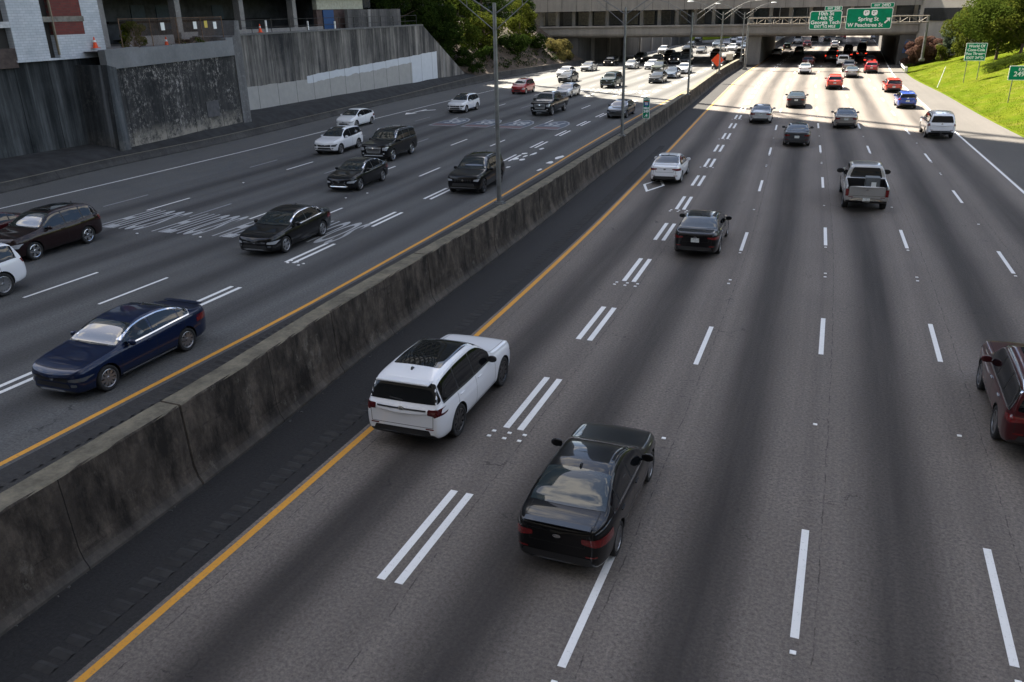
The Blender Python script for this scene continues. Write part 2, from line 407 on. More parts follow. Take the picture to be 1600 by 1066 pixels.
# ------------------------------------------------------------------ vehicles
BODY = {
 'sedan': dict(L=4.87, W=1.85, H=1.46, wb=2.83, fo=0.95, R=0.335, tum=0.50,
  top=[(0,.60),(.04,.70),(.14,.77),(.5,.86),(1.0,.93),(1.38,.985),(1.75,1.19),(2.15,1.37),(2.55,1.445),(3.0,1.46),(3.45,1.41),(3.85,1.27),(4.2,1.115),(4.4,1.075),(4.68,1.06),(4.82,1.02),(4.87,.92)],
  belt=[(0,.58),(.14,.72),(.6,.81),(1.38,.90),(2.4,.93),(3.6,.985),(4.3,1.0),(4.8,.98),(4.87,.88)],
  bot=[(0,.27),(.12,.20),(.6,.18),(4.2,.19),(4.7,.24),(4.87,.36)],
  plan=[(0,.62),(.05,.74),(.16,.85),(.4,.94),(.9,.99),(2.0,1),(3.8,1),(4.4,.955),(4.7,.87),(4.83,.78),(4.87,.70)],
  ws=(1.44,2.20), bl=(3.42,4.16), blside=False, dlo=(1.62,4.02), posts=(2.66,3.62), hood=1.36, boot=4.22),
 'suv': dict(L=4.88, W=1.98, H=1.80, wb=2.92, fo=0.86, R=0.385, tum=0.35,
  top=[(0,.72),(.03,.95),(.12,1.03),(.6,1.10),(1.2,1.15),(1.45,1.19),(1.85,1.50),(2.2,1.72),(2.6,1.79),(3.3,1.80),(4.0,1.765),(4.35,1.72),(4.50,1.66),(4.72,1.28),(4.80,1.13),(4.85,1.08),(4.88,.95)],
  belt=[(0,.70),(.03,.90),(.12,.97),(.6,1.02),(1.45,1.07),(3.0,1.10),(4.4,1.16),(4.7,1.12),(4.80,1.06),(4.88,.9)],
  bot=[(0,.36),(.1,.28),(.6,.25),(4.3,.27),(4.75,.34),(4.88,.46)],
  plan=[(0,.80),(.06,.88),(.2,.945),(.5,.985),(1,1),(4.3,1),(4.62,.97),(4.8,.92),(4.88,.86)],
  ws=(1.50,2.26), bl=(1.20,1.62), blside=True, dlo=(1.66,4.50), posts=(2.72,3.66), hood=1.42, boot=4.6),
 'bigsuv': dict(L=5.33, W=2.06, H=1.92, wb=3.07, fo=1.0, R=0.41, tum=0.28,
  top=[(0,.85),(.03,1.10),(.12,1.17),(.7,1.22),(1.3,1.25),(1.55,1.29),(1.9,1.58),(2.2,1.83),(2.5,1.91),(3.5,1.92),(4.7,1.89),(5.0,1.84),(5.1,1.76),(5.22,1.35),(5.28,1.2),(5.31,1.1),(5.33,1.0)],
  belt=[(0,.83),(.03,1.03),(.12,1.10),(.7,1.13),(1.55,1.16),(5.0,1.2),(5.2,1.15),(5.28,1.1),(5.33,.95)],
  bot=[(0,.42),(.1,.33),(.6,.30),(4.8,.32),(5.2,.40),(5.33,.5)],
  plan=[(0,.80),(.06,.88),(.2,.95),(.5,.99),(1,1),(4.9,1),(5.15,.96),(5.28,.92),(5.33,.86)],
  ws=(1.60,2.26), bl=(1.26,1.74), blside=True, dlo=(1.78,5.04), posts=(2.95,4.0), hood=1.52, boot=5.1),
 'crossover': dict(L=4.62, W=1.86, H=1.68, wb=2.68, fo=0.90, R=0.36, tum=0.44,
  top=[(0,.68),(.04,.86),(.14,.95),(.6,1.04),(1.1,1.10),(1.3,1.14),(1.7,1.40),(2.1,1.6),(2.5,1.67),(3.1,1.68),(3.8,1.63),(4.1,1.57),(4.25,1.48),(4.45,1.15),(4.53,1.05),(4.6,.98),(4.62,.88)],
  belt=[(0,.66),(.04,.81),(.14,.88),(.6,.94),(1.3,1.0),(3.0,1.04),(4.2,1.12),(4.42,1.06),(4.53,.98),(4.62,.82)],
  bot=[(0,.32),(.1,.25),(.6,.22),(4.1,.24),(4.5,.32),(4.62,.44)],
  plan=[(0,.66),(.06,.79),(.2,.9),(.5,.97),(1,1),(4.0,1),(4.35,.95),(4.55,.86),(4.62,.78)],
  ws=(1.36,2.14), bl=(1.14,1.50), blside=True, dlo=(1.54,4.22), posts=(2.6,3.5), hood=1.28, boot=4.3),
 'hatch': dict(L=4.48, W=1.75, H=1.49, wb=2.70, fo=0.93, R=0.32, tum=0.46,
  top=[(0,.58),(.04,.70),(.15,.80),(.6,.93),(1.05,1.02),(1.5,1.22),(2.0,1.43),(2.4,1.49),(2.9,1.47),(3.5,1.36),(4.0,1.20),(4.25,1.10),(4.38,1.02),(4.46,.95),(4.48,.85)],
  belt=[(0,.56),(.04,.66),(.15,.74),(.6,.82),(1.05,.88),(2.5,.94),(3.8,1.0),(4.3,.98),(4.44,.90),(4.48,.80)],
  bot=[(0,.26),(.1,.20),(.6,.18),(4.0,.2),(4.35,.28),(4.48,.4)],
  plan=[(0,.62),(.05,.75),(.18,.87),(.45,.95),(1,1),(3.6,1),(4.1,.95),(4.38,.85),(4.48,.74)],
  ws=(1.12,2.02), bl=(3.36,4.22), blside=False, dlo=(1.34,3.98), posts=(2.5,3.4), hood=1.06, boot=4.25),
 'mini': dict(L=4.20, W=1.75, H=1.60, wb=2.58, fo=0.85, R=0.325, tum=0.40,
  top=[(0,.62),(.04,.78),(.14,.88),(.5,1.0),(.95,1.09),(1.3,1.32),(1.65,1.52),(2.0,1.595),(2.6,1.6),(3.4,1.57),(3.8,1.50),(3.93,1.42),(4.08,1.12),(4.15,1.0),(4.2,.85)],
  belt=[(0,.60),(.04,.73),(.14,.82),(.5,.9),(.95,.95),(3.6,1.0),(4.0,.98),(4.12,.93),(4.2,.8)],
  bot=[(0,.28),(.1,.22),(.6,.2),(3.8,.22),(4.1,.3),(4.2,.4)],
  plan=[(0,.66),(.05,.78),(.16,.89),(.4,.96),(.8,1),(3.7,1),(4.0,.94),(4.15,.86),(4.2,.78)],
  ws=(1.02,1.72), bl=(1.06,1.44), blside=True, dlo=(1.2,3.92), posts=(2.3,3.2), hood=.94, boot=4.0),
 'pickup': dict(L=5.90, W=2.03, H=1.96, wb=3.70, fo=0.97, R=0.42, tum=0.30,
  top=[(0,.9),(.03,1.14),(.12,1.2),(.8,1.26),(1.3,1.29),(1.5,1.33),(1.85,1.62),(2.15,1.86),(2.45,1.94),(3.1,1.96),(3.65,1.93),(3.78,1.86),(3.92,1.48),(3.96,1.38),(4.02,1.33),(5.8,1.30),(5.88,1.28),(5.9,1.22)],
  belt=[(0,.86),(.03,1.08),(.12,1.13),(.8,1.17),(1.5,1.20),(3.7,1.24),(3.95,1.27),(5.8,1.25),(5.9,1.16)],
  bot=[(0,.45),(.1,.38),(.6,.38),(5.5,.42),(5.8,.5),(5.9,.6)],
  plan=[(0,.82),(.06,.9),(.2,.96),(.5,1),(5.6,1),(5.86,.975),(5.9,.955)],
  ws=(1.56,2.22), bl=(1.36,1.82), blside=True, dlo=(1.74,3.72), posts=(2.75,), hood=1.46, boot=5.9),
}

def rounded(poly, r, n=4):
    out = []
    m = len(poly)
    for i in range(m):
        p0, p1, p2 = Vector(poly[i - 1]), Vector(poly[i]), Vector(poly[(i + 1) % m])
        a = (p0 - p1); b = (p2 - p1)
        rr = min(r, a.length * 0.45, b.length * 0.45)
        A = p1 + a.normalized() * rr; Bp = p1 + b.normalized() * rr
        for k in range(n + 1):
            t = k / n
            out.append(tuple((1 - t) ** 2 * A + 2 * t * (1 - t) * p1 + t * t * Bp))
    return out

class Car:
    def __init__(self, sp):
        b = BODY[sp['body']]
        self.sp = sp; self.b = b
        self.L = sp.get('L', b['L']); self.W = sp.get('W', b['W']); self.H = sp.get('H', b['H'])
        self.ks = self.L / b['L']; self.kz = self.H / b['H']
        self.wb = b['wb'] * self.ks; self.fo = b['fo'] * self.ks
        self.R = sp.get('R', b['R']); self.yf = self.wb / 2 + self.fo
        self.tum = b['tum']
        self.build()
    # profile functions of s (metres from the nose)
    def top(self, s): return interp(s / self.ks, self.b['top']) * self.kz
    def belt(self, s): return interp(s / self.ks, self.b['belt']) * self.kz
    def bot(self, s): return interp(s / self.ks, self.b['bot'])
    def hw(self, s): return interp(s / self.ks, self.b['plan']) * self.W / 2
    def corner(self, s):
        h = self.top(s) - self.belt(s)
        return 0.93 * self.hw(s) - self.tum * h * 0.8
    def ring(self, s):
        zb, zs, zt, w = self.bot(s), self.belt(s), self.top(s), self.hw(s)
        h = zt - zs; d = zs - zb
        pts = [(0, zb), (.45 * w, zb), (.84 * w, zb), (.93 * w, zb + .035), (.965 * w, zb + .10 * d + .03)]
        for t, k in ((.28, .985), (.42, .995), (.56, 1.0), (.70, .998), (.80, .99), (.89, .978), (.95, .965)):
            pts.append((k * w, zb + t * d))
        pts.append((.945 * w, zs))
        for t in (.12, .3, .5, .68, .8):
            pts.append((.93 * w - self.tum * h * t * (0.85 + 0.15 * t / .8), zs + h * t))
        c = self.corner(s)
        for k, t in ((.965, .875), (.90, .93), (.80, .963), (.62, .984), (.36, .996), (0, 1.0)):
            pts.append((k * c, zs + h * t))
        return pts
    def build(self):
        sp = self.sp
        # stations by arc length of the outline
        n = 600; xs = [self.L * i / n for i in range(n + 1)]
        acc = [0.0]
        for a, c in zip(xs[:-1], xs[1:]):
            acc.append(acc[-1] + math.hypot(c - a, (self.top(c) - self.top(a)) * 1.0 + 0) + abs(self.hw(c) - self.hw(a)))
        N = 60; st = []
        j = 0
        for i in range(N + 1):
            t = acc[-1] * i / N
            while j < n and acc[j + 1] < t: j += 1
            j2 = min(j + 1, n)
            f = 0 if acc[j2] == acc[j] else (t - acc[j]) / (acc[j2] - acc[j])
            st.append(xs[j] + (xs[j2] - xs[j]) * f)
        st[-1] = self.L
        bm = bmesh.new(); rings = []
        fl, rl = sp.get('flean', 0.05), sp.get('rlean', 0.03)
        for s in st:
            rp = self.ring(s)
            full = rp + [(-x, z) for x, z in reversed(rp[1:-1])]
            vs = []
            for x, z in full:
                y = self.yf - s
                # nose and tail lean and bow
                if s < 0.35: y -= (1 - s / 0.35) * (fl * (z - .5) + 0.09 * (abs(x) / self.hw(s)) ** 2)
                e = self.L - s
                if e < 0.35: y += (1 - e / 0.35) * (rl * (z - .6) + 0.05 * (abs(x) / self.hw(s)) ** 2)
                vs.append(bm.verts.new((x, y, z)))
            rings.append(vs)
        m = len(rings[0])
        trim = 4 if sp.get('cladding') else 3
        for A, B2 in zip(rings[:-1], rings[1:]):
            for k in range(m):
                f = bm.faces.new((A[k], A[(k + 1) % m], B2[(k + 1) % m], B2[k]))
                kk = min(k, m - 1 - k)
                f.material_index = 1 if kk < trim else 0
        for ring, flip in ((rings[0], False), (rings[-1], True)):
            # cap in horizontal strips so that the ends shade smoothly
            half = (m // 2)
            for k in range(0, half):
                a, b2 = ring[k], ring[k + 1]
                c, d = ring[(m - k - 1) % m], ring[(m - k) % m]
                vs = []
                for v in (a, b2, c, d):
                    if v not in vs: vs.append(v)
                if len(vs) < 3: continue
                f = bm.faces.new(vs if flip else list(reversed(vs)))
                f.material_index = 1 if k < trim else 0
        bmesh.ops.recalc_face_normals(bm, faces=bm.faces)
        me = bpy.data.meshes.new('tmp'); bm.to_mesh(me); bm.free()
        ob = link(bpy.data.objects.new('tmp', me)); md = ob.modifiers.new('s', 'SUBSURF')
        res = []
        for lv in (2, 1):
            md.levels = lv; md.render_levels = lv
            bpy.context.view_layer.update()
            m2 = bpy.data.meshes.new_from_object(ob.evaluated_get(bpy.context.evaluated_depsgraph_get()))
            b2 = bmesh.new(); b2.from_mesh(m2); bpy.data.meshes.remove(m2); res.append(b2)
        bpy.data.objects.remove(ob); bpy.data.meshes.remove(me)
        self.bvh = BVHTree.FromBMesh(res[0]); res[0].free()
        self.bm = res[1]
    def s2y(self, s): return self.yf - s
    def axle(self, front): return self.wb / 2 if front else -self.wb / 2

    def patch(self, poly, axis, off=0.004, step=0.09, clip=None):
        """project a planar outline onto the body; returns a bmesh"""
        pb = bmesh.new()
        def to3(p):
            if axis in 'LR': return (0, p[0], p[1])
            if axis == 'T': return (p[0], p[1], 0)
            return (p[0], 0, p[1])
        pb.faces.new([pb.verts.new(to3(p)) for p in poly])
        us = {'L': (1, 2), 'R': (1, 2), 'T': (0, 1), 'F': (0, 2), 'B': (0, 2)}[axis]
        for ax in us:
            vals = [v.co[ax] for v in pb.verts]
            lo, hi = min(vals), max(vals)
            k = int((hi - lo) / step)
            for i in range(1, k + 1):
                c = lo + (hi - lo) * i / (k + 1)
                pco = [0, 0, 0]; pco[ax] = c
                pno = [0, 0, 0]; pno[ax] = 1
                bmesh.ops.bisect_plane(pb, geom=pb.verts[:] + pb.edges[:] + pb.faces[:], dist=1e-5, plane_co=pco, plane_no=pno)
        D = {'L': (1, 0, 0), 'R': (-1, 0, 0), 'T': (0, 0, -1), 'F': (0, -1, 0), 'B': (0, 1, 0)}[axis]
        D = Vector(D)
        for v in pb.verts:
            o = v.co - D * 8
            hit, nrm, idx, dist = self.bvh.ray_cast(o, D)
            if hit is None:
                o2 = v.co.copy()
                if axis == 'F': o2.y = 3
                if axis == 'B': o2.y = -3
                if axis == 'L': o2.x = -2
                if axis == 'R': o2.x = 2
                if axis == 'T': o2.z = 2
                hit, nrm, idx, dist = self.bvh.find_nearest(o2)
            if axis in 'FB' and clip != 'deep':
                lim = (self.yf - .62) if axis == 'F' else (self.yf - self.L + .62)
                if (axis == 'F' and hit.y < lim) or (axis == 'B' and hit.y > lim):
                    hit, nrm, idx, dist = self.bvh.find_nearest(Vector((v.co.x * 1.1, lim, v.co.z)))
            if nrm.dot(D) > 0.02: nrm = -nrm
            v.co = hit + nrm * off
        for _ in range(3):
            lng = [e for e in pb.edges if e.calc_length() > .075]
            if not lng: break
            old = set(pb.verts)
            bmesh.ops.subdivide_edges(pb, edges=lng, cuts=1, use_grid_fill=True)
            for v in pb.verts:
                if v not in old:
                    hit, nrm, idx, dist = self.bvh.find_nearest(v.co)
                    if nrm.dot(v.co - hit) < 0 and dist > .03 and nrm.dot(D) > 0.02: nrm = -nrm
                    v.co = hit + nrm * off
        bmesh.ops.triangulate(pb, faces=[f for f in pb.faces if len(f.verts) > 4])
        for f in pb.faces:
            f.normal_update()
            if f.normal.dot(D) > 0: f.normal_flip()
        return pb

def join_bm(dst, src, mi=0):
    mp = {}
    for v in src.verts: mp[v] = dst.verts.new(v.co)
    for f in src.faces:
        try:
            g = dst.faces.new([mp[v] for v in f.verts]); g.material_index = mi
        except ValueError: pass
    src.free()

def seam(pts, w=0.011):
    """thin outline along a 2-D polyline"""
    L, Rr = [], []
    for i, p in enumerate(pts):
        a = Vector(pts[max(i - 1, 0)]); b = Vector(pts[min(i + 1, len(pts) - 1)])
        d = (b - a).normalized(); n = Vector((-d.y, d.x)) * w / 2
        L.append(tuple(Vector(p) + n)); Rr.append(tuple(Vector(p) - n))
    return L + Rr[::-1]

def boolean_cut(bm, mats, cutter, name):
    a = bpy.data.meshes.new(name); bm.to_mesh(a); bm.free()
    for m_ in mats: a.materials.append(m_)
    b = bpy.data.meshes.new('cut'); cutter.to_mesh(b); cutter.free()
    for m_ in mats: b.materials.append(m_)
    oa = link(bpy.data.objects.new(name, a)); ob = link(bpy.data.objects.new('cut', b))
    md = oa.modifiers.new('cut', 'BOOLEAN'); md.operation = 'DIFFERENCE'; md.object = ob; md.solver = 'EXACT'
    bpy.context.view_layer.update()
    dg = bpy.context.evaluated_depsgraph_get()
    me = bpy.data.meshes.new_from_object(oa.evaluated_get(dg))
    oa.modifiers.clear()
    bpy.data.objects.remove(ob); bpy.data.meshes.remove(b)
    oa.data = me; me.name = name
    bpy.data.meshes.remove(a)
    for p in me.polygons: p.use_smooth = True
    me.set_sharp_from_angle(angle=R(38))
    return oa

WHEELS = {}
def wheel_meshes(Rr, wd, rim, spokes):
    key = (round(Rr, 3), round(wd, 3), rim, spokes)
    if key in WHEELS: return WHEELS[key]
    bm = bmesh.new()
    h = wd / 2; ri = Rr * 0.70
    lathe(bm, [(ri * .98, -h * .7), (ri, -h * .86), (Rr * .90, -h), (Rr * .965, -h * .9), (Rr, -h * .6), (Rr, h * .6), (Rr * .965, h * .9), (Rr * .90, h), (ri, h * .86), (ri * .98, h * .6), (ri * .55, h * .25), (0.001, h * .25)], 32)
    for p in bm.faces: p.smooth = True
    t = bpy.data.meshes.new('wheel'); bm.to_mesh(t); bm.free(); t.materials.append(MAT['tyre'])
    bm = bmesh.new()
    lathe(bm, [(ri * .97, h * .55), (ri * 1.02, h * .88), (ri * .96, h * .93), (ri * .90, h * .80), (ri * .90, h * .5)], 32)
    lathe(bm, [(ri * .24, h * .45), (ri * .24, h * .74), (ri * .17, h * .80), (0.001, h * .80)], 16)
    for k in range(spokes):
        a = 2 * math.pi * k / spokes
        M = Matrix.Rotation(a, 4, 'X')
        w0, w1 = ri * (0.75 / spokes + .05), ri * (0.95 / spokes + .08)
        q = [(h * .72, -w0, ri * .2), (h * .72, w0, ri * .2), (h * .84, w1, ri * .93), (h * .84, -w1, ri * .93)]
        q2 = [(h * .55, y, z) for _, y, z in q]
        vs = [bm.verts.new(M @ Vector(p)) for p in q + q2]
        for f in ((0, 1, 2, 3), (0, 4, 5, 1), (2, 6, 7, 3), (1, 5, 6, 2), (3, 7, 4, 0)):
            bm.faces.new([vs[i] for i in f])
    bmesh.ops.recalc_face_normals(bm, faces=bm.faces)
    r = bpy.data.meshes.new('rim'); bm.to_mesh(r); bm.free(); r.materials.append(MAT[rim])
    WHEELS[key] = (t, r)
    return t, r

def rr(x0, x1, z0, z1, r=0.03):
    return rounded([(x0, z0), (x1, z0), (x1, z1), (x0, z1)], r)

def make_car(name, sp):
    """one vehicle: root Empty on the ground under its middle, parts as children"""
    c = Car(sp); b = c.b; kz = c.kz; ks = c.ks; W2 = c.W / 2
    root = bpy.data.objects.new(name, None); root.empty_display_size = .3; link(root)
    pm = sp['paint']
    pick = sp['body'] == 'pickup'
    # --- body shell, cut for wheel arches (and the load bed)
    cut = bmesh.new()
    for fr in (1, 0):
        for sd in (1, -1):
            y = c.axle(fr)
            add_cyl(cut, (sd * (W2 - .34), y, c.R), (sd * (W2 + .2), y, c.R), c.R + .055, c.R + .055, 36, 1)
    if pick:
        add_box(cut, (0, c.s2y((4.05 + 5.82) / 2 * ks), 1.6), ((W2 - .15) * 2, 1.77 * ks, 1.6), mi=1)
    if sp.get('driver'):
        a_, e_ = (b['dlo'][0] + .30) * ks, (b['posts'][0] - .05) * ks
        q_ = [(c.s2y(a_ + (e_ - a_) * i / 6)) for i in range(7)]
        lo_ = [(c.s2y(s), c.belt(s) + .05) for s in [a_ + (e_ - a_) * i / 6 for i in range(7)]]
        hi_ = [(c.s2y(s), c.belt(s) + (c.top(s) - c.belt(s)) * .79) for s in [a_ + (e_ - a_) * i / 6 for i in range(7)]]
        pl_ = lo_ + hi_[::-1]
        A_ = [cut.verts.new((-1.3, y, z)) for y, z in pl_]; B_ = [cut.verts.new((-.12, y, z)) for y, z in pl_]
        fs_ = [cut.faces.new(A_), cut.faces.new(B_[::-1])] + [cut.faces.new((A_[i], B_[i], B_[(i + 1) % len(pl_)], A_[(i + 1) % len(pl_)])) for i in range(len(pl_))]
        bmesh.ops.recalc_face_normals(cut, faces=fs_)
        for f_ in fs_: f_.material_index = 1
    body = boolean_cut(c.bm, [pm, MAT['black_trim']], cut, 'body')
    body.parent = root
    P = lambda nm, bm, m_, par=root, sm=60: obj_from_bm(nm, bm, m_, par, sm)
    # --- glass
    ws0, ws1 = b['ws'][0] * ks, b['ws'][1] * ks
    ns = 8
    ss = [ws0 + (ws1 - ws0) * i / ns for i in range(ns + 1)]
    right = [(c.corner(s) * (.955 - .0 * i) - .012, c.s2y(s) + (0.05 * (1 - i / ns))*0) for i, s in enumerate(ss)]
    poly = right + [(-x, y) for x, y in reversed(right)]
    bow = lambda x, y, e: (x, y + e * (1 - (x / W2) ** 2))
    wpoly = []
    for i in range(7): wpoly.append(bow(right[0][0] * (1 - i / 3), right[0][1], .06))
    wpoly += [(-x, y) for x, y in right[1:-1]]
    for i in range(7): wpoly.append(bow(-right[-1][0] * (1 - i / 3), right[-1][1], .05))
    wpoly += [(x, y) for x, y in reversed(right[1:-1])]
    P('windscreen', c.patch(wpoly, 'T', .006), MAT[sp.get('wsglass', 'clear_glass')])
    for sd in (1, -1):
        w1 = bmesh.new()
        s0 = ws0 - .02
        join_bm(w1, c.patch(seam([(sd * .08 + sd * .02, c.s2y(s0) + .05), (sd * .55, c.s2y(s0) + .012)], .02), 'T', .02))
        P('wiper', w1, MAT['black_trim'])
    if b['blside']:
        z0, z1 = b['bl'][0] * kz, b['bl'][1] * kz
        wb_, wt_ = W2 * sp.get('blw', .80), W2 * (sp.get('blw', .80) - .12 - .1 * c.tum)
        P('rear_window', c.patch(rounded([(-wb_, z0), (wb_, z0), (wt_, z1), (-wt_, z1)], .08), 'B', .006, clip='deep' if pick else None), MAT['glass'])
    else:
        s0, s1 = b['bl'][0] * ks, b['bl'][1] * ks
        ss = [s0 + (s1 - s0) * i / ns for i in range(ns + 1)]
        rg = [(c.corner(s) * .93 - .01, c.s2y(s)) for s in ss]
        bp = []
        for i in range(7): bp.append(bow(rg[0][0] * (1 - i / 3), rg[0][1], .06))
        bp += [(-x, y) for x, y in rg[1:-1]]
        for i in range(7): bp.append(bow(-rg[-1][0] * (1 - i / 3), rg[-1][1], -.06))
        bp += [(x, y) for x, y in reversed(rg[1:-1])]
        P('rear_window', c.patch(bp, 'T', .006), MAT[sp.get('blglass', 'rear_glass')])
    # side windows, split at the pillars
    d0, d1 = b['dlo'][0] * ks, b['dlo'][1] * ks
    posts = [d0] + [q * ks for q in b['posts']] + [d1]
    def dtop(s): return c.belt(s) + (c.top(s) - c.belt(s)) * .80
    def dbot(s): return c.belt(s) + .045
    for sd, ax in ((1, 'R'), (-1, 'L')):
        trims = bmesh.new()
        k = 16
        sq = [d0 + (d1 - d0) * i / k for i in range(k + 1)]
        sq = [s for s in sq if dtop(s) - dbot(s) > .03]
        if not (sp.get('driver') and sd < 0): P('pillar_trim', c.patch(rounded([(c.s2y(s), dbot(s) - .012) for s in sq] + [(c.s2y(s), dtop(s) + .008) for s in reversed(sq)], .03, 2), ax, .003), MAT['black_trim'])
        for a, e in zip(posts[:-1], posts[1:]):
            a2, e2 = a + .03, e - .03
            if e2 - a2 < .1: continue
            k = 10
            sq = [a2 + (e2 - a2) * i / k for i in range(k + 1)]
            sq = [s for s in sq if dtop(s) - dbot(s) > .03]
            if len(sq) < 3: continue
            poly = [(c.s2y(s), dbot(s)) for s in sq] + [(c.s2y(s), dtop(s)) for s in reversed(sq)]
            P('side_window', c.patch(rounded(poly, .035, 2), ax, .007), MAT['see_glass'] if sp.get('driver') and sd < 0 and a == posts[0] else MAT['glass'])
        sq = [d0 + (d1 - d0) * i / 24 for i in range(25)]
        sq = [s for s in sq if dtop(s) - dbot(s) > .02]
        bl = bmesh.new() if not sp.get('chrome') else trims
        join_bm(bl, c.patch(seam([(c.s2y(s), dbot(s) - .025) for s in sq], .03), ax, .008))
        if sp.get('chrome') == 'full':
            join_bm(bl, c.patch(seam([(c.s2y(s), dtop(s) + .015) for s in sq], .028), ax, .008))
            tip = [(c.s2y(sq[-1]) , dbot(sq[-1]) - .02), (c.s2y(sq[-1]) - .02, (dbot(sq[-1]) + dtop(sq[-1])) / 2), (c.s2y(sq[-1]), dtop(sq[-1]) + .02)]
            join_bm(bl, c.patch(seam(tip, .03), ax, .008))
        if not sp.get('chrome'):
            join_bm(trims, bl)
        P('window_trim', trims, MAT['chrome'] if sp.get('chrome') else MAT['black_trim'])
    # --- panel gaps
    g = bmesh.new()
    zl = lambda s: c.bot(s) + .12
    for sd, ax in ((1, 'R'), (-1, 'L')):
        dp = [d0 - .18 * ks] + [q * ks for q in b['posts'][:1]] + ([b['posts'][1] * ks + .12] if len(b['posts']) > 1 else [3.72 * ks])
        for s in dp:
            join_bm(g, c.patch(seam([(c.s2y(s), zl(s) + (c.belt(s) - zl(s)) * t) for t in (0, .25, .5, .75, .97)]), ax, .002))
        join_bm(g, c.patch(seam([(c.s2y(dp[0] + (dp[-1] - dp[0]) * t), zl(dp[0]) + .02) for t in (0, .2, .4, .6, .8, 1)]), ax, .002))
    hy = [.26 * ks + (b['hood'] * ks - .26 * ks) * t for t in (0, .2, .4, .6, .8, 1)]
    for sd in (1, -1):
        join_bm(g, c.patch(seam([(sd * c.hw(s) * .80, c.s2y(s)) for s in hy]), 'T', .002))
    hw0 = c.hw(hy[0]) * .8
    join_bm(g, c.patch(seam([(hw0 * t, c.s2y(hy[0]) + .07 * (1 - t * t)) for t in (-1, -.6, -.2, .2, .6, 1)]), 'T', .002))
    if not b['blside']:
        sb = [b['boot'] * ks + (c.L - .06 - b['boot'] * ks) * t for t in (0, .5, 1)]
        for sd in (1, -1): join_bm(g, c.patch(seam([(sd * W2 * .70, c.s2y(s)) for s in sb]), 'T', .002))
        zt_ = c.top(c.L - .03)
        for sd in (1, -1): join_bm(g, c.patch(seam([(sd * W2 * .62, zt_ - .03), (sd * W2 * .56, zt_ - .3)]), 'B', .002))
        join_bm(g, c.patch(seam([(W2 * .56 * t, zt_ - .3) for t in (-1, -.5, 0, .5, 1)]), 'B', .002))
    else:
        zt_ = c.belt(c.L - .1)
        zb_ = zt_ - .42 * kz
        for sd in (1, -1): join_bm(g, c.patch(seam([(sd * W2 * .80, zt_), (sd * W2 * .78, zb_)]), 'B', .002))
        join_bm(g, c.patch(seam([(W2 * .78 * t, zb_) for t in (-1, -.5, 0, .5, 1)]), 'B', .002))
    P('panel_gap', g, MAT['gap'])
    # --- handles and mirrors
    for sd in (1, -1):
        for s in ([(b['posts'][0] - .22) * ks] + ([(b['posts'][1] - .08) * ks] if len(b['posts']) > 1 else [3.6 * ks])):
            hb = bmesh.new()
            hit, nrm, i_, d_ = c.bvh.ray_cast(Vector((sd * 3, c.s2y(s), c.belt(s) - .10)), Vector((-sd, 0, 0)))
            add_box(hb, (hit.x + sd * .012, c.s2y(s), c.belt(s) - .10), (.03, .20, .032))
            bmesh.ops.bevel(hb, geom=hb.edges[:], offset=.008, segments=2, affect='EDGES')
            P('door_handle', hb, MAT['chrome'] if sp.get('chrome') and sp.get('chandle', 1) else pm, root, 40)
        mb = bmesh.new()
        sm_ = d0 + .16
        mx = c.hw(sm_) * .93 + .02
        mz = c.belt(sm_) + .075
        ms = sp.get('mirror', 1.0)
        r_ = bmesh.ops.create_uvsphere(mb, u_segments=14, v_segments=9, radius=1)
        for v in r_['verts']:
            q = v.co
            v.co = Vector((sd * (mx + .10 * ms) + q.x * .125 * ms, c.s2y(sm_) + (q.y * .075 if q.y > 0 else max(q.y, -.35) * .09), mz + .02 * ms + math.copysign(abs(q.z) ** .75, q.z) * .085 * ms))
        add_box(mb, (sd * (mx + .01), c.s2y(sm_), mz - .03), (.10, .06, .04))
        P('side_mirror', mb, MAT['black_trim'] if sp.get('black_mirror') else pm, root, 50)
    # --- front end
    zg0, zg1 = c.bot(0) + .10, c.top(.02) - .05
    gh = zg1 - zg0
    st = sp.get('grille', 'wide')
    if st == 'wide':
        g0 = P('grille', c.patch(rounded([(-W2*.50, zg0 + gh*.55), (W2*.50, zg0 + gh*.55), (W2*.58, zg1), (-W2*.58, zg1)], .03), 'F', .006), MAT['black_trim'])
        lg = P('lower_grille', c.patch(rounded([(-W2*.60, zg0 - .02), (W2*.60, zg0 - .02), (W2*.54, zg0 + gh*.36), (-W2*.54, zg0 + gh*.36)], .04), 'F', .006), MAT['black_trim'])
        P('grille_bar', c.patch(rr(-W2*.56, W2*.56, zg1 - .055, zg1 - .01, .01), 'F', .012), MAT[sp.get('bar', 'black_trim')], g0)
        for sx in (-1, 1):
            P('fog_lamp', c.patch(rr(sx*W2*.70 - .07, sx*W2*.70 + .07, zg0 + .02, zg0 + .09), 'F', .008), MAT['head_dark'])
    elif st == 'big':
        g0 = P('grille', c.patch(rounded([(-W2*.46, zg0 + gh*.22), (W2*.46, zg0 + gh*.22), (W2*.56, zg1), (-W2*.56, zg1)], .05), 'F', .008), MAT[sp.get('gmat', 'grille_silver')])
        for i in range(5):
            z = zg0 + gh * (.30 + .13 * i)
            P('grille_bar', c.patch(rr(-W2*.44, W2*.44, z, z + .022, .006), 'F', .016), MAT['black_trim'], g0)
        P('lower_grille', c.patch(rr(-W2*.62, W2*.62, zg0 - .02, zg0 + gh*.15), 'F', .006), MAT['black_trim'])
        P('bumper_trim', c.patch(rr(-W2*.66, W2*.66, zg0 - .06, zg0 - .035, .01), 'F', .012), MAT['grille_silver'])
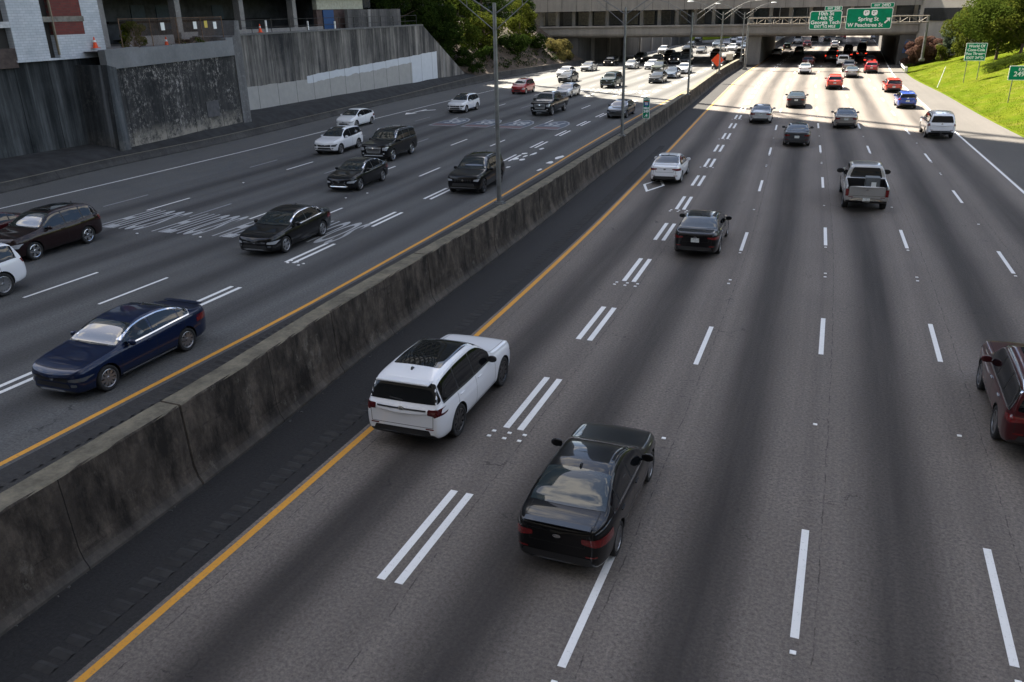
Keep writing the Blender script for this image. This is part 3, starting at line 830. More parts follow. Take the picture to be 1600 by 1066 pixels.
        for sx in (-1, 1):
            P('fog_lamp', c.patch(rr(sx*W2*.72 - .06, sx*W2*.72 + .06, zg0 + .04, zg0 + .12), 'F', .01), MAT['head'])
    elif st == 'slots':
        for i in range(7):
            x = (i - 3) * W2 * .145
            P('grille_slot', c.patch(rr(x - W2*.055, x + W2*.055, zg1 - .15, zg1 - .01, .015), 'F', .006), MAT['black_trim'])
        P('lower_grille', c.patch(rounded([(-W2*.66, zg0), (W2*.66, zg0), (W2*.60, zg0 + gh*.42), (-W2*.60, zg0 + gh*.42)], .04), 'F', .006), MAT['black_trim'])
    elif st == 'spindle':
        g0 = P('grille', c.patch(rounded([(-W2*.60, zg0 - .05), (W2*.60, zg0 - .05), (W2*.34, zg0 + gh*.45), (W2*.46, zg1), (-W2*.46, zg1), (-W2*.34, zg0 + gh*.45)], .02), 'F', .006), MAT['black_trim'])
        ol = bmesh.new()
        for sx in (-1, 1):
            join_bm(ol, c.patch(seam([(sx*W2*.60, zg0 - .04), (sx*W2*.34, zg0 + gh*.45), (sx*W2*.46, zg1)], .03), 'F', .014))
        join_bm(ol, c.patch(seam([(-W2*.60, zg0 - .045), (0, zg0 - .05), (W2*.60, zg0 - .045)], .035), 'F', .014))
        P('grille_surround', ol, MAT['chrome'], g0)
    elif st == 'low':
        P('lower_grille', c.patch(rounded([(-W2*.52, zg0 - .03), (W2*.52, zg0 - .03), (W2*.44, zg0 + gh*.42), (-W2*.44, zg0 + gh*.42)], .04), 'F', .006), MAT['black_trim'])
    hz0, hz1 = sp.get('headz', (.56, .98))
    hz0 = zg0 + gh * hz0; hz1 = zg0 + gh * hz1 + .02
    hx0, hx1 = sp.get('headx', (.60, .965))
    for sx in (-1, 1):
        hp = rounded([(sx*W2*hx0, hz0 + (hz1 - hz0)*.15), (sx*W2*(hx1 - .06), hz0), (sx*W2*hx1, hz1 + .015), (sx*W2*(hx0 + .03), hz1 - .02)], .03)
        P('headlight', c.patch(hp, 'F', .008, .05), MAT[sp.get('head', 'head_dark')])
    if sp.get('lamps'):
        for sx in (-1, 1):
            P('headlight_bulb', c.patch(rr(sx*W2*.74 - .08, sx*W2*.74 + .08, hz0 + .01, hz1 - .02, .03), 'F', .016), MAT['head_lit'])
    # --- rear end
    tz0, tz1 = sp.get('tailz', (.72, .90)); tx0, tx1 = sp.get('tailx', (.55, .985))
    tz0 *= kz; tz1 *= kz
    for sx in (-1, 1):
        tp = rounded([(sx*W2*tx0, tz0 + (tz1 - tz0)*sp.get('tslope', .25)), (sx*W2*tx1, tz0), (sx*W2*tx1, tz1), (sx*W2*tx0, tz1)], .025)
        P('taillight', c.patch(tp, 'B', .008, .05), MAT[sp.get('tail', 'tail')])
    P('badge', c.patch([(.075 * math.cos(q * .5236), tz1 - .03 + .04 * math.sin(q * .5236)) for q in range(12)], 'B', .014), MAT['chrome'])
    P('badge', c.patch([(.07 * math.cos(q * .5236), zg1 - .05 + .045 * math.sin(q * .5236)) for q in range(12)], 'F', .022), MAT['chrome'])
    if b['blside'] and not pick:
        P('rear_wiper', c.patch(seam([(.02, z0 + .03), (-.32, z0 + .06)], .025), 'B', .016), MAT['black_trim'])
    for sx in (-1, 1):
        P('reflector', c.patch(rr(sx * W2 * .70 - .10, sx * W2 * .70 + .10, c.bot(c.L - .02) + .17, c.bot(c.L - .02) + .20, .008), 'B', .008), MAT['tail'])
    if sp.get('rearbar'):
        z = tz1 - .02
        P('tailgate_trim', c.patch(rr(-W2*.62, W2*.62, z - .035, z, .01), 'B', .012), MAT[sp['rearbar']])
    pz = sp.get('platez', .80) * kz
    if sp.get('plate', True):
        P('number_plate', c.patch(rr(-.16, .16, pz - .085, pz + .085, .015), 'B', .014), MAT['plate'])
    bz = c.bot(c.L - .02) + .02
    P('rear_bumper_trim', c.patch(rounded([(-W2*.74, bz), (W2*.74, bz), (W2*.68, bz + .13), (-W2*.68, bz + .13)], .03), 'B', .006), MAT['chrome'] if sp.get('steel_bumper') else MAT['black_trim'])
    if sp.get('exhaust'):
        for sx in (-1, 1):
            e = bmesh.new(); add_cyl(e, (sx*W2*.58, -c.L + c.yf + .12, .30), (sx*W2*.58, -c.L + c.yf - .02, .29), .045, .05, 14)
            P('exhaust_pipe', e, MAT['chrome'])
    if sp.get('hitch'):
        e = bmesh.new(); add_box(e, (0, c.yf - c.L - .02, .42), (.14, .2, .12)); P('tow_hitch', e, MAT['black_trim'])
    # --- roof furniture
    if sp.get('rails'):
        for sx in (-1, 1):
            rb = bmesh.new()
            pts = []
            for i in range(9):
                s = (b['ws'][1] + .1 + (b['dlo'][1] - b['ws'][1] - .1) * i / 8) * ks
                x = sx * c.corner(s) * .93
                hit, nrm, i_, d_ = c.bvh.ray_cast(Vector((x, c.s2y(s), 4)), Vector((0, 0, -1)))
                pts.append((x, c.s2y(s), hit.z + (.045 if 0 < i < 8 else 0.01)))
            add_tube(rb, pts, .02, 8)
            P('roof_rail', rb, MAT[sp['rails']])
    if sp.get('sunroof'):
        s0, s1, wf = sp['sunroof']
        P('sunroof', c.patch(rounded([(-W2*wf, c.s2y(s0*ks)), (W2*wf, c.s2y(s0*ks)), (W2*wf*.97, c.s2y(s1*ks)), (-W2*wf*.97, c.s2y(s1*ks))], .08), 'T', .005), MAT['glass'])
    if sp.get('fin', True):
        s = 2.5 if pick else ((b['dlo'][1] - .38) * ks if b['blside'] else (b['bl'][0] - .16) * ks)
        hit, nrm, i_, d_ = c.bvh.ray_cast(Vector((0, c.s2y(s), 4)), Vector((0, 0, -1)))
        fb = bmesh.new(); add_box(fb, (0, c.s2y(s), hit.z + .025), (.045, .16, .07))
        for v in fb.verts:
            if v.co.z > hit.z + .03: v.co.y = c.s2y(s) - .05 + (v.co.y - c.s2y(s)) * .3; v.co.x *= .4
        P('antenna_fin', fb, MAT['black_trim'])
    if sp.get('spoiler'):
        sb = bmesh.new()
        if b['blside']:
            s = (b['top'][[i for i, q in enumerate(b['top']) if q[1] >= b['H'] * .9][-1]][0]) * ks
            z = c.top(s); w = W2 * .66
            add_box(sb, (0, c.s2y(s) - .08, z - .01), (w * 2, .26, .04))
        else:
            s = c.L - .10; z = c.top(s); w = W2 * .68
            add_box(sb, (0, c.s2y(s), z + .035), (w * 2, .17, .025)); add_box(sb, (0, c.s2y(s) + .02, z + .01), (w * 1.7, .08, .05))
        bmesh.ops.bevel(sb, geom=sb.edges[:], offset=.01, segments=2, affect='EDGES')
        P('spoiler', sb, pm, root, 40)
    if sp.get('sill'):
        for sd, ax in ((1, 'R'), (-1, 'L')):
            a, e = c.s2y(c.fo + c.R + .12), c.s2y(c.fo + c.wb - c.R - .12)
            P('sill_trim', c.patch(rr(e, a, zl(2) - .045, zl(2) + .0, .01), ax, .012), MAT[sp['sill']])
    # --- wheels
    wd = .22 if not pick else .27
    tm, rm = wheel_meshes(c.R, wd, sp.get('rim', 'alloy'), sp.get('spokes', 5))
    for fr in (1, 0):
        for sd in (1, -1):
            wl = link(bpy.data.objects.new('wheel', tm), root)
            wl.location = (sd * (W2 - wd / 2 - .015), c.axle(fr), c.R)
            wl.rotation_euler = (random.uniform(0, 6), 0, 0 if sd > 0 else math.pi)
            link(bpy.data.objects.new('rim', rm), wl)
    root['wb'] = c.wb
    return root

def clone(src, paint=None, old=None):
    def cp(o, par):
        n = o.copy(); COL.objects.link(n)
        if par: n.parent = par
        if paint is not None and o.type == 'MESH':
            for i, sl in enumerate(n.material_slots):
                if sl.material == old:
                    sl.link = 'OBJECT'; sl.material = paint
        for ch in o.children: cp(ch, n)
        return n
    return cp(src, None)
# ------------------------------------------------------------------ road geometry
CXT = [(-80, 0), (10, 0), (22, -.125), (34, -.45), (46, -1.04), (58, -1.696), (70, -2.392), (85, -3.26), (100, -4.076), (120, -5.07), (140, -5.55), (165, -5.8), (190, -6.0), (220, -6.3), (264, -7.2), (400, -10), (700, -18)]
CXL = [(-60, 0), (18, 0), (28, -.35), (38, -.85), (50, -1.65), (57, -2.0), (68, -2.4), (80, -2.7), (93, -2.9), (140, -3.2), (250, -5), (700, -12)]
BART = [(-80, -11.85), (0, -11.85), (12, -12.0), (20, -12.35), (45, -12.45), (60, -12.25), (90, -12.0), (700, -12.0)]
BARH = [(-80, 1.95), (8, 1.90), (22, 1.77), (32, 1.6), (55, 1.36), (90, 1.25), (700, 1.15)]
EDGE = [(-80, 21.0), (0, 17.0), (40, 14.4), (60, 13.0), (70, 11.93), (82, 10.7), (101, 9.2), (127, 6.75), (141, 6.3), (167, 6.1), (189, 4.2), (260, 3.8), (700, -6)]
KERB = [(-80, -41.5), (0, -42.0), (31, -43.7), (41, -45.0), (55, -45.7), (89, -48.0), (114, -48.3), (138, -46.8), (150, -46.0), (180, -44.2), (248, -44.5), (262, -40), (290, -34), (330, -30), (700, -30)]
ZLT = [(-80, 1.6), (0, .85), (50, .10), (90, .03), (400, 0.0)]
cx = lambda y: interp(y, CXT)
cl = lambda y: interp(y, CXL)
zl = lambda y: lin(y, ZLT)
barx = lambda y: interp(y, BART) + cx(y)
barh = lambda y: interp(y, BARH)
edge = lambda y: interp(y, EDGE)
kerb = lambda y: interp(y, KERB)

def ys(a, b, step):
    n = max(1, int(round((b - a) / step)))
    return [a + (b - a) * i / n for i in range(n + 1)]

def strip_mesh(name, Y, cols, zf, uvx, mats, parent=None):
    """sheet with columns given by functions of y; UV = (metres across, metres along)"""
    bm = bmesh.new(); uvl = bm.loops.layers.uv.new('UVMap'); rows = []
    for y in Y:
        rows.append([bm.verts.new((f(y), y, zf(f(y), y))) for f in cols])
    for r0, r1 in zip(rows[:-1], rows[1:]):
        for k in range(len(cols) - 1):
            f = bm.faces.new((r0[k], r0[k + 1], r1[k + 1], r1[k]))
            for lp in f.loops:
                co = lp.vert.co
                lp[uvl].uv = (co.x - uvx(co.y), co.y)
    return obj_from_bm(name, bm, mats, parent)

def line_into(bm, fx, y0, y1, w, zf, mi=0, step=2.0):
    Y = ys(y0, y1, step)
    prev = None
    for y in Y:
        a = bm.verts.new((fx(y) - w / 2, y, zf(y))); b = bm.verts.new((fx(y) + w / 2, y, zf(y)))
        if prev:
            f = bm.faces.new((prev[0], prev[1], b, a)); f.material_index = mi
        prev = (a, b)

M_ROAD_R = m_asphalt('northbound_asphalt', -9.85, 3.325, 6)
M_ROAD_L = m_asphalt('southbound_asphalt', -34.7, 3.1, 6, base=(0.110, 0.110, 0.107), dark=(0.028, 0.027, 0.027), band=0.85)
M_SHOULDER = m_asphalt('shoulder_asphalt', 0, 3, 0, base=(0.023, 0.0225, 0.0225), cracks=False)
M_CONC_SH = m_concrete('shoulder_concrete', (0.36, 0.33, 0.28), (0.20, 0.185, 0.16), (0.7, 0.08, 1), 0.5, 0, spots=.2)

YR_ = ys(-60, 30, 6) + ys(33, 200, 3)[0:] + ys(210, 690, 12)
S = lambda o: tag(o, kind='structure')
S(strip_mesh('road', YR_, [lambda y: cx(y) - 10.05, lambda y: cx(y) - 5, lambda y: cx(y), lambda y: cx(y) + 5, lambda y: cx(y) + 10.25], lambda x, y: 0.0, cx, M_ROAD_R))
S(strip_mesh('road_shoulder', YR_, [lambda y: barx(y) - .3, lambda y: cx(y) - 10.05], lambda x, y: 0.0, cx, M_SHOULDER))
S(strip_mesh('right_shoulder', YR_, [lambda y: cx(y) + 10.25, lambda y: max(edge(y), cx(y) + 10.4)], lambda x, y: 0.0, cx, m_asphalt('gutter_asphalt', 0, 3, 0, base=(0.095, 0.088, 0.08), cracks=False)))
S(strip_mesh('oncoming_road', YR_, [lambda y: kerb(y) - .4, lambda y: -38 + cl(y), lambda y: -30 + cl(y), lambda y: -22 + cl(y), lambda y: -15.55 + cl(y) * .9], lambda x, y: zl(y), cl, M_ROAD_L))
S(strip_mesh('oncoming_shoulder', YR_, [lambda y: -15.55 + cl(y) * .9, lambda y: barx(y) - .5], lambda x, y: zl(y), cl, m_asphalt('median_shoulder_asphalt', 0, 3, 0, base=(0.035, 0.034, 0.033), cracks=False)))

# ------------------------------------------------------------------ painted markings
P_ = 12.192
lm = bmesh.new()
zr = lambda y: 0.004
# double dashes beside the left lane, 10 ft lines and 10 ft gaps
for i in range(-8, 30):
    yf_ = 13.20 + i * 6.038
    for o in (-.06, .30):
        line_into(lm, lambda y, o=o: -6.72 + o + cx(y), yf_ - 3.08, yf_, .165, zr, 0, 3.1)
for t, ph in ((-3.09, 12.37), (.19, 14.27), (3.335, 14.80), (6.72, 36.70 - 24.384)):
    for i in range(-5, 22):
        yf_ = ph + i * P_
        line_into(lm, lambda y, t=t: t + cx(y), yf_ - 3.11, yf_, .135, zr, 0, 3.2)
line_into(lm, lambda y: 10.10 + cx(y), -60, 400, .15, zr, 0, 3)
line_into(lm, lambda y: -9.87 + cx(y), -60, 400, .16, zr, 1, 3)
# left carriageway
zL4 = lambda y: zl(y) + .004
line_into(lm, lambda y: -15.75 + cl(y) * .95, -60, 300, .15, zL4, 1, 3)
line_into(lm, lambda y: -39.65 + cl(y) * .9, -30, 250, .13, zL4, 0, 3)
for i in range(-8, 25):
    yf_ = 21.72 + i * 6.3 if i <= 2 else 34.47 + (i - 2) * 6.2
    for o in (0, -.36):
        line_into(lm, lambda y, o=o: -19.1 + o + cl(y) * .93, yf_ - 3.05, yf_, .155, zL4, 0, 3.1)
for t, ph in ((-22.45, 21.8), (-25.5, 21.45), (-28.65, 20.9), (-31.8, 33.9), (-34.7, 33.9)):
    for i in range(-3, 18):
        yf_ = ph + i * 12.5
        if t == -34.7 and yf_ > 96: continue
        line_into(lm, lambda y, t=t: t + cl(y), yf_ - 3.2, yf_, .12, zL4, 2 if t in (-34.7, -28.65) else 0, 3.3)
# diamond outline in the left lane
yc, xc = 44.0 + 1.9, -8.25 + cx(46)
dq = [(0, -1.95), (.62, 0), (0, 1.95), (-.62, 0)]
for i in range(4):
    a, b = Vector(dq[i]), Vector(dq[(i + 1) % 4]); k = .76
    add_quad(lm, [(xc + q.x - .62 , yc + q.y, .0045) for q in (a, b, b * k, a * k)], 0)
# worn white paint blotches beside the far median line
rb = random.Random(3)
for (x, y, w, h) in ((-17.85, 50.3, .5, 1.9), (-17.9, 52.8, .42, 1.5), (-17.55, 47.9, .2, 1.0), (-20.6, 51.4, .5, .9), (-20.0, 51.3, .35, .7), (-20.75, 53.6, .4, .6), (-20.1, 53.7, .25, 1.3), (-20.3, 55.9, .3, .8), (-19.8, 48.3, .25, .5), (-20.3, 52.6, .2, .9)):
    k = 11
    vs = []
    for j in range(k):
        a = 2 * math.pi * j / k; r_ = rb.uniform(.35, .6)
        vs.append(lm.verts.new((x + w * r_ * math.cos(a), y + h * r_ * math.sin(a), zl(y) + .005)))
    f = lm.faces.new(vs); f.material_index = 0
# lane arrow on the exit lane
ax0, ay0 = -40.7, 74.2
for q in ([(0, 0), (.22, 0), (.22, 3.0), (0, 3.0)], [(-.5, -.2), (.72, -.2), (.11, -1.6)], [(.22, 1.4), (1.3, 2.6), (1.2, 3.0), (.22, 2.0)]):
    f = lm.faces.new([lm.verts.new((ax0 + x, ay0 + y, zl(ay0) + .005)) for x, y in q]); f.material_index = 0
S(obj_from_bm('lane_markings', lm, [MAT['white_line'], MAT['yellow_line'], MAT['faint_line']]))

def text_obj(name, s, size, m_, parent=None, M=Matrix(), align='CENTER', extrude=0.003, sx=1.0, bold=0.0, spacing=1.0):
    cu = bpy.data.curves.new('t', 'FONT'); cu.body = s; cu.size = size; cu.align_x = align; cu.align_y = 'CENTER'
    cu.extrude = extrude; cu.offset = bold; cu.space_character = spacing
    o = bpy.data.objects.new('t', cu); link(o)
    bpy.context.view_layer.update()
    me = bpy.data.meshes.new_from_object(o.evaluated_get(bpy.context.evaluated_depsgraph_get()))
    bpy.data.objects.remove(o); bpy.data.curves.remove(cu)
    me.transform(M @ Matrix.Diagonal((sx, 1, 1, 1)))
    me.name = name
    me.materials.clear(); me.materials.append(m_)
    return link(bpy.data.objects.new(name, me), parent)

# road lettering: read by drivers coming towards the camera
for x, y, mm in ((-30.75, 29.3, 'faint_line'), (-27.45, 29.4, 'faint_line'), (-24.2, 29.6, 'faint_line'), (-21.0, 30.0, 'faint_line'),
                 (-33.4, 101.5, 'white_line'), (-30.2, 100.8, 'white_line'), (-27.1, 100.2, 'white_line'), (-23.9, 99.6, 'white_line')):
    o = text_obj('pavement_lettering', 'SOUTH', 1.0, MAT['letter_line'] if y < 60 else MAT['faint_line'], None, Matrix.Rotation(math.pi, 4, 'Z') @ Matrix.Diagonal((.78, 5.4, 1, 1)), extrude=0.0, bold=.012)
    o.location = (x, y, zl(y) + .012); S(o)
    o.rotation_euler = (math.atan2(zl(y + 2) - zl(y - 2), 4), 0, .03)
for x, y, tx in ((-33.35, 68.5, '85'), (-30.15, 68.4, '85'), (-27.0, 68.3, '85'), (-23.75, 68.5, '75')):
    bm = bmesh.new()
    def outl(k):
        pts = [(-1.0, -.95), (-.55, -1.0), (0, -.93), (.55, -1.0), (1.0, -.95), (1.08, -.3), (.98, .25), (.6, .75), (0, 1.05), (-.6, .75), (-.98, .25), (-1.08, -.3)]
        return [(a * k, b * (k if True else 1)) for a, b in pts]
    for k, z, mi in ((1.0, .006, 0), (.90, .009, 1)):
        f = bm.faces.new([bm.verts.new((a * 1.25, b * 2.75, z)) for a, b in outl(k)]); f.material_index = mi
    f = bm.faces.new([bm.verts.new((a * 1.25, b * 2.75, .012)) for a, b in [(-.84, -.84), (.84, -.84), (.93, -.5), (-.93, -.5)]]); f.material_index = 2
    o = obj_from_bm('pavement_shield', bm, [MAT['faint_line'], MAT['blue_line'], MAT['red_line']])
    o.location = (x, y, zl(y)); S(o)
    t = text_obj('pavement_lettering', tx, 1.0, MAT['letter_line'], o, Matrix.Translation((0, .5, .014)) @ Matrix.Rotation(math.pi, 4, 'Z') @ Matrix.Diagonal((1.5, 3.2, 1, 1)), extrude=0.0, bold=.02)

# rumble strips beside both yellow lines
rs = bmesh.new()
def rumble(fx, y0, y1, w, zf, sp):
    y = y0
    while y < y1:
        x = fx(y); z = zf(y) + .003
        a = [(x - w / 2, y - .1, z), (x + w / 2, y - .1, z), (x + w / 2, y + .02, z + .028), (x - w / 2, y + .02, z + .028), (x + w / 2, y + .1, z), (x - w / 2, y + .1, z)]
        v = [rs.verts.new(p) for p in a]
        rs.faces.new((v[0], v[1], v[2], v[3])); rs.faces.new((v[3], v[2], v[4], v[5]))
        y += sp
rumble(lambda y: -15.08 + cl(y) * .8, 2, 75, .42, zl, .31)
rumble(lambda y: -10.62 + cx(y), 3, 60, .40, lambda y: 0, .31)
S(obj_from_bm('rumble_strip', rs, simple('rumble_asphalt', (0.0215, 0.021, 0.0205), 0.85, var=.35, vscale=2)))

# raised studs
sb = bmesh.new(); add_box(sb, (0, 0, .012), (.10, .09, .02)); bmesh.ops.bevel(sb, geom=sb.edges[:], offset=.008, segments=1, affect='EDGES')
stud0 = obj_from_bm('road_stud', sb, MAT['stud'])
STUDS = []
for i in range(0, 8):
    y = 15.91 + 12.076 * i
    for o in (-.27, .12, .50): STUDS.append((-6.72 + o + cx(y), y + .05 * o, 0))
    if i < 3:
        for o in (-.29, .10, .48): STUDS.append((-6.72 + o + cx(y), y - .28, 0))
for t, ph in ((-3.09, 12.37), (.19, 14.27), (3.335, 14.80), (6.72, 12.32)):
    for i in range(-1, 6):
        ymid = ph + i * P_ - 3.11 - 4.55 + P_
        STUDS.append((t + cx(ymid), ymid, 0))
        if i % 2 == 0:
            y = ph + i * P_ - 3.11 - .35; STUDS.append((t + cx(y), y, 0))
        else:
            y = ymid + .45; STUDS.append((t + .01 + cx(y), y, 0))
for (x, y) in ((-19.55, 25.2), (-19.2, 25.1), (-18.85, 25.0), (-19.5, 24.9), (-18.9, 24.75), (-28.9, 26.7), (-25.7, 27.1), (-24.3, 36.5), (-23.9, 38.0), (-32.6, 38.5), (-28.9, 48.6)):
    STUDS.append((x, y, zl(y)))
seen = False
for x, y, z in STUDS:
    if y < 3 or y > 95: continue
    o = stud0 if not seen else stud0.copy()
    if seen: COL.objects.link(o)
    seen = True
    o.location = (x, y, z + .003)
    tag(o, 'small white raised pavement stud glued to the asphalt beside a lane line', 'road stud', 'raised studs along the lane lines')

# ------------------------------------------------------------------ median barrier
def m_barrier():
    m, N, L, B = mat('barrier_concrete')
    o = coord(N, 'Object')
    st = noise(N, L, 1.0, 8, .72, scaled(N, L, o, (1, 1.5, .55)), .40, .60)
    bl = noise(N, L, 1.1, 9, .75, o, .42, .58)
    fn = noise(N, L, 12, 5, .75, o, .25, .75)
    c = mixc(N, L, st, (.118, .098, .079), (.021, .018, .015))
    c = mixc(N, L, math_(N, L, 'MULTIPLY', bl, .58), c, (.017, .015, .013))
    pt = noise(N, L, 1.0, 8, .8, scaled(N, L, o, (1, 1.2, .8)), .58, .64)
    c = mixc(N, L, math_(N, L, 'MULTIPLY', pt, .6), c, (.17, .155, .13))
    scf = noise(N, L, 1.0, 6, .7, scaled(N, L, o, (1, .5, 3.5)), .62, .68)
    c = mixc(N, L, math_(N, L, 'MULTIPLY', scf, .5), c, (.010, .010, .010))
    sp = N.new('ShaderNodeSeparateXYZ'); L.new(o, sp.inputs[0])
    ft = N.new('ShaderNodeMapRange'); ft.inputs[1].default_value = .5; ft.inputs[2].default_value = .05
    L.new(math_(N, L, 'ADD', sp.outputs[2], math_(N, L, 'MULTIPLY', noise(N, L, .9, 6, .7, o, .2, .8), .4)), ft.inputs[0])
    c = mixc(N, L, math_(N, L, 'MULTIPLY', ft.outputs[0], .8), c, (.115, .108, .098))
    c = mixc(N, L, math_(N, L, 'MULTIPLY', fn, .3), c, (.02, .018, .017))
    jf = math_(N, L, 'FRACT', math_(N, L, 'DIVIDE', math_(N, L, 'ADD', math_(N, L, 'SUBTRACT', sp.outputs[1], 11.53 - 0.012), math_(N, L, 'MULTIPLY', math_(N, L, 'SUBTRACT', noise(N, L, 3, 3, .6, o, 0, 1), .5), .02)), 3.05))
    c = mixc(N, L, math_(N, L, 'MULTIPLY', math_(N, L, 'LESS_THAN', jf, .008), .8), c, (.006, .006, .006))
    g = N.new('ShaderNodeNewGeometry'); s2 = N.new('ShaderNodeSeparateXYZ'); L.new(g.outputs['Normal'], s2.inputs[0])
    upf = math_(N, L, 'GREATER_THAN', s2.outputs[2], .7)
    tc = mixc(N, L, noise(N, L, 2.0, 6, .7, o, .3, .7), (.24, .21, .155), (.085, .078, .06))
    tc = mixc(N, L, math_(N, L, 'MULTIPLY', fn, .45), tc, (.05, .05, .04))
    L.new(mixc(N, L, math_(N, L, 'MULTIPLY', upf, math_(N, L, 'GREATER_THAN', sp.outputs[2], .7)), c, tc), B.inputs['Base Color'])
    B.inputs['Roughness'].default_value = .9; B.inputs['Specular IOR Level'].default_value = .2
    bump(N, L, B, fn, .5, .012)
    return m
M_BAR = m_barrier()
bm = bmesh.new(); rows = []
JOINTS = [11.53] + [11.53 + 6.1 * i for i in range(-10, 30) if i != 0]
prof = lambda y, s: [(0.0, -.05), (0.0, .06), (-.10, .20), (-.17, .45), (-.24, barh(y) - .03), (-.27, barh(y)), (-.76, barh(y)), (-.79, barh(y) - .03), (-.84, zl(y) + .3), (-.95, zl(y) + .05), (-.95, zl(y) - .05)]
Yb = sorted(set([round(q, 3) for q in ys(-60, 0, 2.0) + ys(0, 60, .3) + ys(60, 150, 1.0)] + [j + e for j in JOINTS if -58 < j < 150 for e in (-.03, -.012, .012, .03)]) | set(ys(153, 690, 6)))
for y in Yb:
    din = 0.0
    for j in JOINTS:
        if abs(y - j) < .02 and abs(j - 11.53) < 30: din = .035 if abs(j - 11.53) < .1 else .012
    jj = random.uniform(-.004, .004)
    rows.append([bm.verts.new((barx(y) + x + (din * (-1 if x > -.5 else 1)) + (jj * .6 if z > 1 else random.uniform(-.004, .004) if z > 0 else 0), y, z - (din if z > 1 else 0) + (jj + random.uniform(-.003, .003) if z > 1 else 0))) for x, z in prof(y, 0)])
for a, b in zip(rows[:-1], rows[1:]):
    for k in range(len(a) - 1):
        bm.faces.new((a[k], b[k], b[k + 1], a[k + 1]))
bmesh.ops.recalc_face_normals(bm, faces=bm.faces)
o = obj_from_bm('concrete_barrier', bm, M_BAR)
tag(o, 'long stained concrete median barrier between the two carriageways', 'barrier')
# sheared patch and spalled chips along the barrier foot
bm = bmesh.new()
rb = random.Random(11)
for i in range(90):
    y = rb.uniform(3, 60); x = barx(y) + rb.uniform(-.02, .16)
    s = rb.uniform(.01, .035)
    add_box(bm, (x, y, s * .3), (s, s * rb.uniform(.7, 2), s * .6), rb.uniform(0, 3))
tag(obj_from_bm('gravel', bm, simple('crumbled_concrete', (0.09, 0.085, 0.08), .9, var=.4, vscale=8)), kind='stuff')

# ------------------------------------------------------------------ light poles on the barrier
def light_pole(x, y, ztop, label, rz=0.0):
    r = empty('street_lamp', (x, y, barh(y)), rz, label, 'street lamp', 'double arm lamps along the median barrier')
    hgt = ztop - barh(y)
    b = bmesh.new(); add_box(b, (0, 0, .02), (.46, .40, .04)); add_box(b, (0, 0, .07), (.34, .30, .06))
    for sx in (-.17, .17):
        for sy in (-.14, .14): add_cyl(b, (sx, sy, .04), (sx, sy, .1), .018, n=8)
    obj_from_bm('base_plate', b, MAT['steel'], r)
    b = bmesh.new(); add_cyl(b, (0, 0, .08), (0, 0, hgt + .25), .105, .075, 20)
    obj_from_bm('pole', b, MAT['steel'], r, 40)
    for sx in (-1, 1):
        b = bmesh.new()
        pts = [(sx * .06, 0, hgt - .15), (sx * 1.2, 0, hgt + .55), (sx * 2.3, 0, hgt + 1.12), (sx * 3.2, 0, hgt + 1.42), (sx * 3.9, 0, hgt + 1.5)]
        add_tube(b, pts, .027, 8)
        pts2 = [(sx * .06, 0, hgt - .75), (sx * 1.2, 0, hgt + .12), (sx * 2.3, 0, hgt + 1.0)]
        add_tube(b, pts2, .02, 8)
        add_cyl(b, (sx * 1.2, 0, hgt + .12), (sx * 1.2, 0, hgt + .55), .018, n=6)
        a = obj_from_bm('lamp_arm', b, MAT['steel'], r, 40)
        b = bmesh.new()
        rr_ = bmesh.ops.create_uvsphere(b, u_segments=14, v_segments=8, radius=1)
        for v in rr_['verts']:
            v.co = Vector((sx * 4.15 + v.co.x * .42, v.co.y * .17, hgt + 1.52 + (v.co.z * .11 if v.co.z > 0 else v.co.z * .07)))
        obj_from_bm('lamp_head', b, simple('lamp_grey', (.5, .52, .53), .4, .2), a, 60)
LP = [(-13.70, 32.3, 9.40, 'tall grey lamp post on the barrier nearest the camera, cutting past the black off-roader'),
      (-14.15, 54.8, 9.14, 'second grey lamp post along the barrier, beside the green mileage sign'),
      (-15.19, 84.1, 8.56, 'grey lamp post standing on the barrier where sunlight begins'),
      (-16.43, 112.1, 8.38, 'grey lamp post behind the orange diamond sign'),
      (-16.95, 137.6, 8.09, 'farthest visible grey lamp post, close to the overpass pier')]
for x, y, zt, lb in LP: light_pole(x, y, zt, lb)

# ------------------------------------------------------------------ signs
def plate(bm, x0, x1, z0, z1, y, th, r=.08, mi=0):
    p = rounded([(x0, z0), (x1, z0), (x1, z1), (x0, z1)], r, 5)
    A = [bm.verts.new((a, y, b)) for a, b in p]; Bv = [bm.verts.new((a, y + th, b)) for a, b in p]
    f = bm.faces.new(A); f.material_index = mi
    f2 = bm.faces.new(Bv[::-1]); f2.material_index = mi
    for i in range(len(p)):
        f = bm.faces.new((A[i], Bv[i], Bv[(i + 1) % len(p)], A[(i + 1) % len(p)])); f.material_index = mi
def up(x, y, z, sx=1.0): return Matrix.Translation((x, y, z)) @ Matrix.Rotation(math.pi / 2, 4, 'X')
def panel(parent, nm, x0, x1, z0, z1, y, col, border=.06, r=.15):
    b = bmesh.new(); plate(b, x0, x1, z0, z1, y, .04, r)
    o = obj_from_bm(nm, b, MAT['sign_white'], parent)
    b = bmesh.new(); plate(b, x0 + border, x1 - border, z0 + border, z1 - border, y - .006, .006, max(.02, r - border * .6))
    obj_from_bm('sign_face', b, MAT[col], o)
    return o
def letters(par, s, x, z, y, size, m_='sign_white', align='CENTER', sx=1.0):
    return text_obj('lettering', s, size, MAT[m_], par, up(x, y, z), align, .004, sx, .012)

